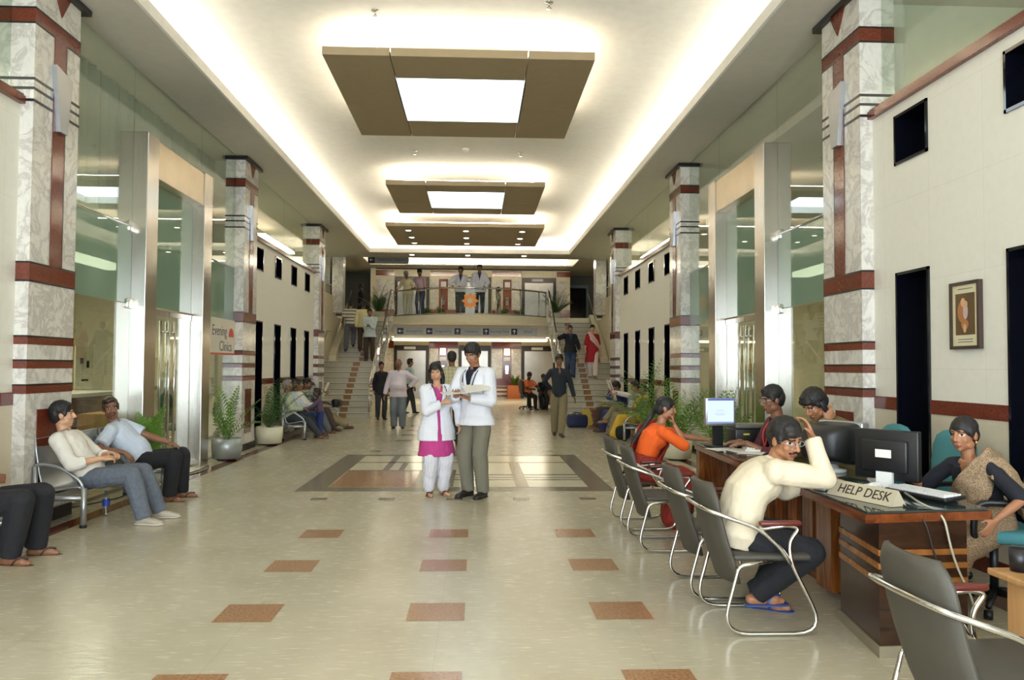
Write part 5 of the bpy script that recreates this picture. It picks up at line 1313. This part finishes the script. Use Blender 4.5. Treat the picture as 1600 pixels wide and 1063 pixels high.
M_khk = c_('trouser_khaki', (134, 122, 92), var=.05); M_greyt = c_('trouser_grey', (108, 114, 116), var=.05); M_brown = c_('trouser_brown', (64, 50, 42), var=.08); M_chart = c_('trouser_charcoal', (52, 54, 56), var=.1)
M_pinkk = c_('kurta_pink', (186, 62, 130), var=.05); M_shoe = mat('shoe_black', (34, 26, 24), .35); M_sneak = mat('sneaker', (172, 162, 146), .6, var=.1); M_sole = mat('sole_pale', (200, 192, 176), .6); M_sand = mat('sandal_brown', (62, 40, 30), .5); M_flip = mat('flipflop_blue', (52, 80, 138), .5)
# ---------- two doctors
F = person('woman doctor in open white coat over pink kurta, hand at her chest', (-.25, 9.14, 0), 203, 1.56, 'f', wide=1.12, skin='fair', hair='long', vox=.0045, head=(-24, 10, 6),
    rh=(-.16, 8.93, 1.09), re=(-1, .2, -.5), rd=(1, .1, .15), rn=(.0, 1, 0), rcurl=1.25, lh=(.02, 9.02, .82), le=(.6, .6, 0), curl=.6,
    shirt=M_pinkk, sleeve='short', shirt_hem=-.08, sinf=.012, trousers=None, coat=M_coat, coat_hem=.64, coat_open='full', sandals=M_sand, collar=False, skirt=M_pinkk, skirt_hem=.46, skirt_w=.255, neck_v=.09, eyes_closed=True)
t = MB()
for S, K, A in ((F['hr'], F['RK'], F['RF']), (F['hl'], F['LK'], F['LF'])): t.cap(S+Vector((0, 0, -.2)), K, .085, .10); t.cap(K, A+Vector((0, 0, .03)), .10, .07)
job(t, 'loose_trousers', checks('striped_white_cloth', (226, 224, 228), (196, 192, 204), 55, 0, .25, 0), F['root'], .009, 3, .009, 20)
D = person('man doctor in closed white coat, head bowed over an open folder', (.21, 9.02, 0), 146, 1.80, 'm', wide=1.0, skin='mid', hair='thick', vox=.0048, lean=2, lean2=4, head=(8, 24, 0),
    lh=(.13, 8.74, 1.145), rh=(-.02, 8.84, 1.165), le=(.9, .1, -.7), re=(-.5, .3, -1), ld=(-.8, -.1, .25), ln=(.2, -.3, 1), rd=(.1, -.9, .2), rn=(.5, .2, 1), curl=.7,
    shirt=c_('shirt_navy', (30, 34, 52)), sinf=.01, trousers=M_grt, tinf=.028, coat=M_coat, coat_hem=.83, coat_open='v', shoes=M_shoe, shoe_sole=M_black)
glasses(D)
def stethoscope(J, lab, end):
    r, f = J['frame'](.45); a = J['at']; s = J['s']; M = J['M']; t = thing('stethoscope', lab, 'stethoscope', (0, 0, 0))
    pts = [a(end)+r*(-.055 if end > .2 else -.03)*s+f*.155*s, a(.36)-r*.075*s+f*.158*s, a(.44)-r*.085*s+f*.115*s, a(.505)-r*.085*s+f*.02*s, a(.52)-f*.075*s, a(.505)+r*.085*s+f*.02*s, a(.44)+r*.085*s+f*.115*s, a(.35)+r*.07*s+f*.158*s]
    MB().tube(arc([M @ p for p in pts], 6), .0065, 8).build('stethoscope_tube', M_chart, t)
    c = M @ (pts[0]); MB().ell(c, .02, .02, .02).build('chest_piece', M_chrome, t); return t
stethoscope(D, 'dark stethoscope hanging round the neck of the man doctor', .30); stethoscope(F, 'dark stethoscope hanging round the neck of the woman doctor', .28)
t = thing('folder', 'open cream folder held between the two doctors', 'folder', (.09, 8.73, 1.205), R(12))
MB()._add([(-.27, -.12, -.02), (-.02, -.13, .0), (-.02, .13, .02), (-.27, .13, .0), (-.27, -.12, -.016), (-.02, -.13, .004), (-.02, .13, .024), (-.27, .13, .004)], [(0, 1, 2, 3), (7, 6, 5, 4), (0, 4, 5, 1), (1, 5, 6, 2), (2, 6, 7, 3), (3, 7, 4, 0)]).build('folder_leaf', M_paper, t)
MB()._add([(-.02, -.13, .0), (.27, -.12, .04), (.27, .12, .12), (-.02, .13, .07), (-.02, -.13, .004), (.27, -.12, .044), (.27, .12, .124), (-.02, .13, .074)], [(0, 1, 2, 3), (7, 6, 5, 4), (0, 4, 5, 1), (1, 5, 6, 2), (2, 6, 7, 3), (3, 7, 4, 0)]).build('folder_leaf', M_paper, t)

# ---------- standing people down the hall
person('man in cream checked shirt seen from behind the two doctors', (-.26, 15.1, 0), 5, 1.80, skin='dark', hair='thick', vox=.010, head=(10, 0, 0), shirt=checks('check_cream', (206, 196, 158), (160, 150, 112), 14, 14, .12, .12), sleeve='short', shirt_hem=-.02, sinf=.03, trousers=M_chart, shoes=M_shoe, lf=(-.36, 15.1, 0), rf=(-.14, 14.95, 0))
person('balding older man in pale pink shirt and grey trousers, hand on hip', (-1.65, 18.8, 0), 183, 1.69, wide=1.08, belly=.09, skin='dark', hair='bald', hairm=M_hairg, vox=.010, moustache=True, shirt=c_('shirt_palepink', (214, 200, 204)), shirt_hem=-.16, sinf=.022, trousers=M_greyt, tinf=.034, shoes=M_sand, lh=(-1.40, 18.85, 1.0), le=(1, .2, -.1), rh=(-1.97, 18.75, .82))
person('dark haired person in black standing behind the balding older man', (-2.45, 22.0, 0), 200, 1.64, 'f', skin='mid', hair='bun', vox=.013, shirt=M_blkt, shirt_hem=-.2, trousers=M_chart, shoes=M_shoe)
person('man in pale blue shirt walking before the left lower lift', (-1.86, 24.5, 0), -60, 1.76, skin='dark', vox=.012, shirt=c_('shirt_iceblue', (186, 204, 204)), trousers=M_chart, shoes=M_shoe, lf=(-1.7, 24.5, 0), rf=(-2.05, 24.4, 0))
person('dark haired person half hidden between the woman doctor and checked shirt man', (-.97, 24.4, 0), 170, 1.68, skin='dark', vox=.013, shirt=M_cream2, trousers=M_brown, shoes=M_shoe)
person('young man in unbuttoned dark shirt and khaki trousers walking up the hall', (2.0, 16.66, 0), 182, 1.78, wide=.92, skin='dark', hair='thick', vox=.010, shirt=c_('shirt_darknavy', (34, 40, 48)), shirt_hem=-.10, sinf=.016, trousers=M_khk, tinf=.026, shoes=M_sand, lf=(2.02, 16.45, 0), rf=(1.93, 16.9, 0), rh=(1.85, 16.95, 1.02), re=(-1, .3, 0), lh=(2.32, 16.6, .86), neck_v=.12)
# ---------- stairs
Z7 = RISE*7
J = person('woman in black jacket and blue top coming down the right stairs', (3.16, 24.22, Z7), 180, 1.68, 'f', skin='mid', hair='bun', vox=.011, shirt=c_('top_blue', (40, 62, 96)), shirt_hem=-.2, trousers=M_jeanb, shoes=M_shoe, lf=(3.23, 24.0, RISE*6), rf=(3.10, 24.28, Z7), rh=(3.0, 24.02, Z7+1.38), re=(-1, 0, -.6), lh=(3.42, 24.05, Z7+.9), coat=c_('jacket_black', (26, 28, 34)), coat_hem=Z7*0+.80, coat_open='v')
J = person('woman in red kurta with pale scarf coming down the right stairs', (3.86, 24.22, Z7), 178, 1.70, 'f', wide=1.15, skin='fair', hair='tied', vox=.011, shirt=c_('kurta_red', (150, 24, 36)), sleeve='half', shirt_hem=-.1, sinf=.018, trousers=c_('salwar_white', (214, 200, 190)), tinf=.03, skirt=c_('kurta_red', (150, 24, 36)), skirt_hem=.50, skirt_w=.25, sandals=M_sand, lf=(3.93, 24.0, RISE*6), rf=(3.80, 24.28, Z7), collar=False)
drape(J, c_('scarf_pale', (206, 170, 160)), [(-.25, -.30, .06, .07), (.0, -.24, .10, .08), (.2, -.12, .15, .10), (.36, .02, .15, .10), (.46, .09, .09, .09), (.49, .12, -.02, .09), (.4, .13, -.12, .1), (.1, .15, -.16, .1)], 'scarf')
person('man in cream shirt with dark chest stripes climbing the left stairs', (-3.98, 26.05, RISE*12), 10, 1.72, skin='dark', vox=.011, shirt=checks('stripe_cream', (206, 200, 180), (48, 42, 40), 0, 9, 0, .28), shirt_hem=-.02, sinf=.03, trousers=c_('trouser_bluegrey', (96, 96, 104)), shoes=M_shoe, lf=(-4.12, 26.0, RISE*12), rf=(-3.92, 26.28, RISE*13), sleeve='short')
person('man in pale blue shirt standing on the left stair landing looking down', (-3.22, 25.2, RISE*10), 180, 1.74, skin='dark', vox=.011, head=(0, 25, 0), shirt=c_('shirt_paleblue', (196, 208, 206)), shirt_hem=-.16, sinf=.026, trousers=M_brown, shoes=M_shoe, lh=(-3.18, 24.92, RISE*10+1.12), rh=(-3.27, 24.92, RISE*10+1.12))
person('man in pale yellow shirt behind the pale blue shirted man on the stairs', (-3.56, 26.05, RISE*12), 0, 1.70, skin='deep', vox=.012, shirt=c_('shirt_paleyellow', (216, 204, 152)), shirt_hem=-.12, sinf=.026, trousers=M_brown, shoes=M_shoe)
person('dark clothed person standing in the corridor at the upper left', (-4.7, 33.3, MZ), 90, 1.72, skin='deep', vox=.013, shirt=M_blkt, trousers=M_blkt, shoes=M_shoe)
# ---------- balcony
person('grey haired man in pale yellow kurta leaning on the balcony rail', (-2.24, 28.02, MZ), 165, 1.66, skin='dark', hairm=M_hairg, vox=.011, lean=14, lean2=24, head=(-10, 20, 0), shirt=c_('kurta_yellow', (222, 208, 164)), shirt_hem=-.14, sinf=.026, trousers=c_('trouser_stone', (204, 196, 168)), sandals=M_sand, rh=(-2.62, 27.98, MZ+.97), lh=(-2.05, 27.72, MZ+.97))
person('man in pale pink shirt and jeans beside the leaning man on the balcony', (-1.80, 28.12, MZ), 150, 1.74, skin='dark', hair='thick', vox=.011, lean=6, head=(20, 22, 0), shirt=c_('shirt_pink', (220, 184, 190)), shirt_hem=-.06, sinf=.026, trousers=M_jeanb, shoes=M_shoe, lh=(-1.62, 27.56, MZ+.97), rh=(-2.0, 27.72, MZ+.97))
def upper_doc(lab, x, H, rh, lh, h, tr):
    J = person(lab, (x, 27.15, MZ), 180, H, skin='dark', hair='thick', vox=.011, head=h, shirt=c_('shirt_blue', (52, 56, 120)), sinf=.01, trousers=tr, shoes=M_shoe, coat=M_coat, coat_hem=.80, coat_open='v', rh=rh, lh=lh, re=(-1, .4, -.3), le=(1, .4, -.3)); return J
upper_doc('shorter doctor in white coat at the balcony rail, left of the pair', -.34, 1.70, (-.62, 26.98, MZ+1.0), (-.36, 26.9, MZ+.97), (-20, 0, 0), M_blkt)
upper_doc('taller doctor in white coat at the balcony rail, right of the pair', .32, 1.80, (.16, 27.1, MZ+.9), (.50, 26.92, MZ+.97), (0, 0, 0), M_blkt)
J = person('woman in pale green sari standing near the upper lifts', (1.15, 33.0, MZ), 90, 1.62, 'f', skin='dark', hair='bun', vox=.013, shirt=c_('sari_palegreen', (190, 196, 164)), sleeve='short', skirt=c_('sari_palegreen', (190, 196, 164)), skirt_hem=.05, skirt_w=.2, sandals=M_sand, collar=False)
# ---------- far benches
def sitter(label, side, y, H, x_seat=3.66, head=(0, 0, 0), recl=-14, knees=.52, feet_dx=.52, **kw):
    """sits on the wall bench of that side (-1 left wall, 1 right wall) facing into the hall"""
    rz = -90 if side < 0 else 90; X = lambda d: side*(x_seat-d)
    kw.setdefault('pelvis', (X(.02), y, .45)); kw.setdefault('lf', (X(feet_dx), y+(.09 if side < 0 else -.09), 0)); kw.setdefault('rf', (X(feet_dx+.02), y+(-.09 if side < 0 else .09), 0))
    kw.setdefault('lh', (X(.34), y+(.10 if side < 0 else -.10), .62)); kw.setdefault('rh', (X(.34), y+(-.10 if side < 0 else .10), .62)); kw.setdefault('ld', (-side*.9, 0, -.3)); kw.setdefault('rd', (-side*.9, 0, -.3)); kw.setdefault('ln', (0, 0, -1)); kw.setdefault('rn', (0, 0, -1)); kw.setdefault('sinf', .02); kw.setdefault('vox', .010)
    return person(label, (X(.0), y, 0), rz, H, head=head, lean=recl, lean2=kw.pop('lean2', recl+6), **kw)
sitter('grey haired man in pale green shirt at the near end of the left bench', -1, 16.2, 1.68, hairm=M_hairg, skin='dark', shirt=c_('shirt_palegreen', (176, 186, 158)), trousers=M_chart, sandals=M_sand, belly=.05, feet_dx=.66, recl=-8)
person('small child in purple top leaning on the knees of the grey haired man', (-3.02, 16.35, 0), 120, 1.0, skin='deep', vox=.010, lean=14, shirt=c_('top_purple', (92, 72, 92)), trousers=c_('shorts_blue', (36, 50, 100)), shoes=M_sand, lh=(-3.3, 16.2, .58), rh=(-3.25, 16.5, .58))
sitter('dark haired man in blue white shirt second on the left bench', -1, 16.82, 1.72, skin='deep', shirt=c_('shirt_bluewhite', (186, 196, 204)), trousers=M_jeanb, sandals=M_sand)
sitter('man in long white shirt third on the left bench', -1, 17.44, 1.66, skin='dark', shirt=M_shw, shirt_hem=-.1, trousers=M_jean, sandals=M_sand, feet_dx=.6)
J = sitter('man in checked shirt reading a paper fourth on the left bench', -1, 18.06, 1.72, skin='dark', head=(0, 18, 0), shirt=checks('check_green', (170, 172, 150), (110, 112, 100), 18, 18, .2, .2), trousers=M_brown, shoes=M_sand, lh=(-3.28, 18.18, .92), rh=(-3.28, 17.92, .92), feet_dx=.6)
t = thing('newspaper', 'folded paper held by the checked shirt man on the left bench', 'newspaper', (-3.24, 18.05, .96)); t.rotation_euler = (0, R(22), 0); MB().box(-.004, .004, -.14, .14, -.17, .17).build('paper_sheets', M_paper, t)
J = sitter('man in striped shirt with arm behind his head, end of the left bench', -1, 18.75, 1.74, skin='deep', recl=-22, shirt=checks('stripe_grey', (170, 172, 172), (80, 84, 92), 22, 0, .35, 0), sleeve='short', trousers=M_khk, sandals=M_sand, lh=(-3.80, 18.95, 1.12), le=(.2, 1, .3), feet_dx=.78)
bag('black bag on the lap of the last man on the left bench', (-3.14, 18.95, .50), 1.2, .3, .16, .2, M_black, False, 'shoulder_bag')
J = sitter('woman in yellow sari at the near end of the right bench', 1, 16.2, 1.58, sex='f', skin='dark', hair='bun', head=(0, 5, 0), shirt=c_('blouse_green', (120, 124, 84)), sleeve='short', sandals=M_sand, collar=False)
seated_skirt(J, c_('sari_yellow', (204, 164, 52))); drape(J, c_('sari_yellow', (204, 164, 52)), [(-.02, .12, .12, .1), (.14, .05, .16, .11), (.3, -.05, .15, .11), (.42, -.11, .08, .09), (.47, -.13, -.02, .09), (.35, -.13, -.13, .1), (.1, -.12, -.15, .1)])
J = sitter('man reading a newspaper on the right bench beside the yellow sari woman', 1, 16.85, 1.70, skin='mid', head=(0, 14, 0), shirt=M_shw, trousers=M_khk, sandals=M_sand, lh=(3.25, 16.62, .95), rh=(3.25, 17.05, .95), rf=(3.05, 16.95, .28))
t = thing('newspaper', 'spread newspaper held up by the man on the right bench', 'newspaper', (3.17, 16.82, 1.0)); t.rotation_euler = (0, R(-20), 0); MB().box(-.004, .004, -.24, .24, -.22, .24).build('paper_sheets', M_paper, t)
tb = MB(); tb.box(-.0065, -.0045, -.2, -.03, .0, .18, 0); tb.box(-.0065, -.0045, .03, .2, -.18, .02, 1); tb.build('photo_block', [mat('news_grey', (150, 146, 140), .7), mat('news_red', (160, 80, 70), .7)], t)
sitter('person in dark blue top with hands at the face on the right bench', 1, 17.9, 1.64, skin='dark', hair='thick', head=(10, 20, 0), lean2=18, recl=10, shirt=c_('top_indigo', (38, 42, 96)), trousers=c_('trouser_indigo', (34, 42, 100)), shoes=M_sand, lh=(3.38, 17.84, 1.02), rh=(3.38, 18.0, 1.02), le=(0, 0, -1), re=(0, 0, -1))
sitter('balding man in grey blue shirt at the far end of the right bench', 1, 18.75, 1.72, skin='dark', hair='bald', hairm=M_hair, moustache=True, recl=6, lean2=12, shirt=c_('shirt_greyblue', (134, 146, 150)), sleeve='short', trousers=M_brown, sandals=M_sand)
# ---------- far right desk
person('man in orange shirt sitting on the black office chair at the far right', (2.05, 27.45, 0), 200, 1.70, skin='deep', hair='thick', vox=.011, pelvis=(2.05, 27.5, .56), lean=6, lean2=14, head=(0, 22, 0), shirt=c_('shirt_orange', (226, 120, 72)), sleeve='short', sinf=.022, trousers=M_blkt, shoes=M_shoe, lf=(2.3, 27.0, 0), rf=(2.1, 26.98, 0), lh=(2.42, 27.1, .74), rh=(2.2, 27.1, .72))
person('dark haired person sitting behind the orange shirted man', (2.62, 27.75, 0), 180, 1.60, 'f', skin='deep', hair='thick', vox=.013, pelvis=(2.62, 27.75, .52), shirt=M_blkt, trousers=M_blkt, shoes=M_shoe, lf=(2.7, 27.3, 0), rf=(2.55, 27.3, 0), lh=(2.65, 27.4, .6), rh=(2.5, 27.4, .6), lean=10)
tag(MB().rbox(2.5, 2.75, 27.6, 27.95, 0, .42, .02).build('stool', M_black), 'low black stool under the person behind the orange shirted man', 'stool')

# ---------- people at the desk
Wm = person('man in ivory shirt slumped on the help desk, hand on his head', (1.86, 4.62, 0), -90, 1.70, 'm', wide=1.05, skin='mid', hair='fringe', vox=.0048, moustache=True, pelvis=(1.77, 4.62, .535), lean=12, lean2=48, twist=-14, head=(-66, 16, 4),
    rhH=(-.125, .085, .035), re=(1, -.3, -1), rd=(-.35, .05, .93), rn=(-1, .1, -.2), lh=(2.40, 4.86, .80), le=(.3, .6, -.6), ld=(1, 0, 0), ln=(0, 0, -1), rcurl=.55, curl=.4,
    shirt=M_cream2, sinf=.024, fold=.007, shirt_hem=-.10, trousers=M_blkt, tinf=.028, rf=(1.92, 4.70, .07), lf=(2.00, 4.84, .005), rk=(1, -.35, .5), lk=(1, .3, .5), fr=10, fl=-35, sandals=M_flip)
glasses(Wm)
MB().lathe([(.036, -.008), (.039, 0), (.036, .008)], 18, cap=False).build('bracelet', mat('bracelet_orange', (176, 86, 50), .5), Wm['root']).matrix_local = Matrix.Translation(Wm['RH'].lerp(Wm['RE'], .16)) @ (Wm['RH']-Wm['RE']).to_track_quat('Z', 'Y').to_matrix().to_4x4()
O = person('woman in orange blouse and red sari leaning on the far desk end', (1.86, 7.35, 0), -90, 1.60, 'f', wide=1.15, skin='mid', hair='braid', vox=.006, pelvis=(1.80, 7.35, .545), lean=12, lean2=32, head=(-12, 6, 0),
    rhH=(.060, .10, -.150), re=(1, -.2, -1), rd=(-.25, .1, 1), rn=(-1, .25, .1), rcurl=1.2, lh=(2.5, 7.5, .79), ld=(1, 0, 0), ln=(0, 0, -1), shirt=c_('blouse_orange', (232, 96, 26), var=.05), sleeve='half', shirt_hem=.14, sinf=.014, collar=False, lf=(2.12, 7.45, 0), rf=(2.10, 7.25, 0), sandals=M_sand)
M_sarir = printed('sari_red_print', (150, 56, 34), (118, 22, 22), (150, 40, 26), 55)
seated_skirt(O, M_sarir, r=.125, hem=.15, fold=.01)
drape(O, M_sarir, [(-.04, .14, .10, .1), (.1, .06, .15, .12), (.25, -.05, .16, .12), (.40, -.12, .09, .1), (.46, -.13, -.02, .09), (.35, -.12, -.13, .1), (.12, -.05, -.15, .12), (-.05, .10, -.17, .12)])
Mm = person('man in maroon shirt and glasses typing behind the desk', (2.98, 6.88, 0), 90, 1.70, 'm', skin='dark', hair='thick', vox=.006, pelvis=(3.02, 6.9, .58), lean=8, lean2=16, head=(4, 10, 0), lh=(2.62, 6.86, .83), rh=(2.62, 7.04, .83), ld=(-1, 0, -.1), rd=(-1, .0, -.1), ln=(0, 0, -1), rn=(0, 0, -1), curl=.35,
    shirt=printed('shirt_maroon_weave', (120, 44, 50), (92, 34, 44), (70, 26, 38), 90), sinf=.018, sleeve='rolled', trousers=M_blkt, shoes=M_shoe, lf=(2.80, 6.8, 0), rf=(2.80, 7.0, 0))
glasses(Mm)
MB().tube(arc([Mm['NB']+Vector((.06, .0, .03)), Mm['at'](.36)+Vector((.07, .15, 0)), Mm['at'](.2)+Vector((0, .19, 0)), Mm['at'](.36)+Vector((-.07, .15, 0)), Mm['NB']+Vector((-.06, 0, .03))]), .006, 6).build('lanyard', mat('lanyard_red', (196, 60, 40), .6), Mm['root'])
office_chair('teal office chair under the man in the maroon shirt', (3.06, 6.9, 0), R(90))
Pm = person('man in olive shirt bowed over, holding a phone to his ear', (3.25, 6.2, 0), 96, 1.76, 'm', wide=1.05, skin='mid', hair='fringe', vox=.006, pelvis=(3.30, 6.22, .66), lean=20, lean2=42, head=(14, 34, 0), lhH=(-.105, .045, -.115), le=(-.2, -.5, -1), ld=(.1, .15, 1), ln=(.15, 1, 0), lcurl=.9, rh=(2.82, 6.42, .80), rd=(-1, 0, 0), rn=(0, 0, -1),
    shirt=c_('shirt_olive', (112, 98, 58), var=.05), sinf=.026, trousers=M_chart, shoes=M_shoe, lf=(3.05, 6.1, 0), rf=(3.05, 6.34, 0))
ph = Pm['M'] @ Pm['hp'](-.092, .0, -.01); t = thing('mobile_phone', 'dark mobile phone held to the ear of the olive shirted man', 'phone', ph, R(96)); t.rotation_euler = (R(-30), 0, R(96)); MB().rbox(-.008, .008, -.022, .022, -.05, .05, .005).build('phone_body', M_black, t)
office_chair('teal office chair under the olive shirted man', (3.38, 6.22, 0), R(92))
Hw = person('help desk woman in brown printed sari and black blouse at the near desk end', (3.40, 4.84, 0), 112, 1.50, 'f', skin='mid', hair='tied', vox=.0048, pelvis=(3.43, 4.80, .56), lean=16, lean2=30, head=(2, 6, 0), rh=(2.98, 4.95, .83), re=(-.4, .6, -.6), rd=(-1, 0, -.1), rn=(0, 0, -1), lh=(3.22, 4.42, .62), le=(.6, -.6, -.2), ld=(-.6, -.2, -.6),
    shirt=c_('blouse_black', (22, 24, 34)), sleeve='half', sinf=.013, collar=False, lf=(3.04, 4.72, 0), rf=(3.02, 4.94, 0), sandals=M_sand, neck_v=.10, curl=.35)
M_sarib = printed('sari_brown_print', (74, 54, 40), (122, 96, 68), (160, 136, 104), 190)
seated_skirt(Hw, M_sarib, r=.12, hem=.14)
drape(Hw, M_sarib, [(-.06, .13, .11, .1), (.1, .08, .15, .12), (.24, 0, .165, .13), (.36, -.08, .14, .13), (.445, -.125, .06, .12), (.47, -.145, -.03, .11), (.38, -.16, -.12, .12), (.2, -.16, -.15, .12), (.0, -.16, -.16, .12)], th=.018)
drape(Hw, M_sarib, [(.46, -.12, .03, .09), (.44, -.19, .0, .10), (.34, -.245, -.01, .10), (.22, -.265, -.03, .08), (.12, -.27, -.04, .05)], 'sari_end', th=.016)
e = MB()
for sg in (-1, 1): e.ell(Hw['hp'](sg*.081, -.004, -.045), .006, .006, .012)
e.build('earring', mat('gold', (206, 160, 70), .25, 1.0), Hw['root'])
# ---------- people on the near left bench
Y = person('young man in white shirt and grey jeans reclining on the near left bench', (-3.6, 7.62, 0), -90, 1.72, 'm', wide=.95, skin='fair', hair='thick', vox=.0055, pelvis=(-3.44, 7.58, .45), lean=-42, lean2=-28, head=(24, -4, 0), rh=(-3.30, 7.46, .62), re=(-.4, -.7, -.6), rd=(.7, .6, 0), rn=(-.3, .3, -1), lh=(-3.32, 7.70, .64), le=(-.3, .8, -.6), ld=(.7, -.5, 0), ln=(-.3, -.3, -1), curl=.8,
    shirt=M_shw, sinf=.026, sleeve='rolled', shirt_hem=-.08, fold=.007, trousers=M_jean, tinf=.026, shoes=M_sneak, shoe_sole=M_sole, rf=(-2.90, 7.46, 0), lf=(-2.88, 7.78, 0), rk=(.5, -.05, 1), lk=(.5, .05, 1))
B = person('moustached man in pale blue short sleeved shirt leaning back on the left bench', (-3.62, 8.72, 0), -90, 1.72, 'm', wide=1.02, belly=.05, skin='dark', hair='short', hairm=M_hairb, vox=.0055, moustache=True, pelvis=(-3.52, 8.80, .45), lean=-36, lean2=-28, side=8, head=(-58, 4, 8), rh=(-3.52, 8.42, .57), re=(-.5, -.7, -.3), rd=(.7, .2, -.6), rn=(0, .4, -1), lh=(-3.2, 8.95, .60), ld=(.9, 0, -.3), ln=(0, 0, -1),
    shirt=c_('shirt_skyblue', (196, 206, 220), var=.04), sleeve='short', sinf=.024, fold=.006, trousers=M_blkt, tinf=.028, sandals=M_sand, rf=(-3.15, 8.72, 0), lf=(-3.12, 9.0, 0), rk=(.6, -.05, 1), lk=(.6, .05, 1))
person('person in black trousers and brown sandals cut off at the left edge', (-3.62, 6.12, 0), -90, 1.72, 'm', skin='dark', vox=.007, pelvis=(-3.60, 6.12, .45), lean=-15, shirt=M_shw, sinf=.024, shirt_hem=-.1, trousers=M_blkt, tinf=.034, sandals=M_sand, rf=(-3.27, 6.0, 0), lf=(-3.24, 6.30, 0), lh=(-3.56, 6.28, .60), rh=(-3.58, 5.95, .60), fl=0, fr=0)
finish_jobs()
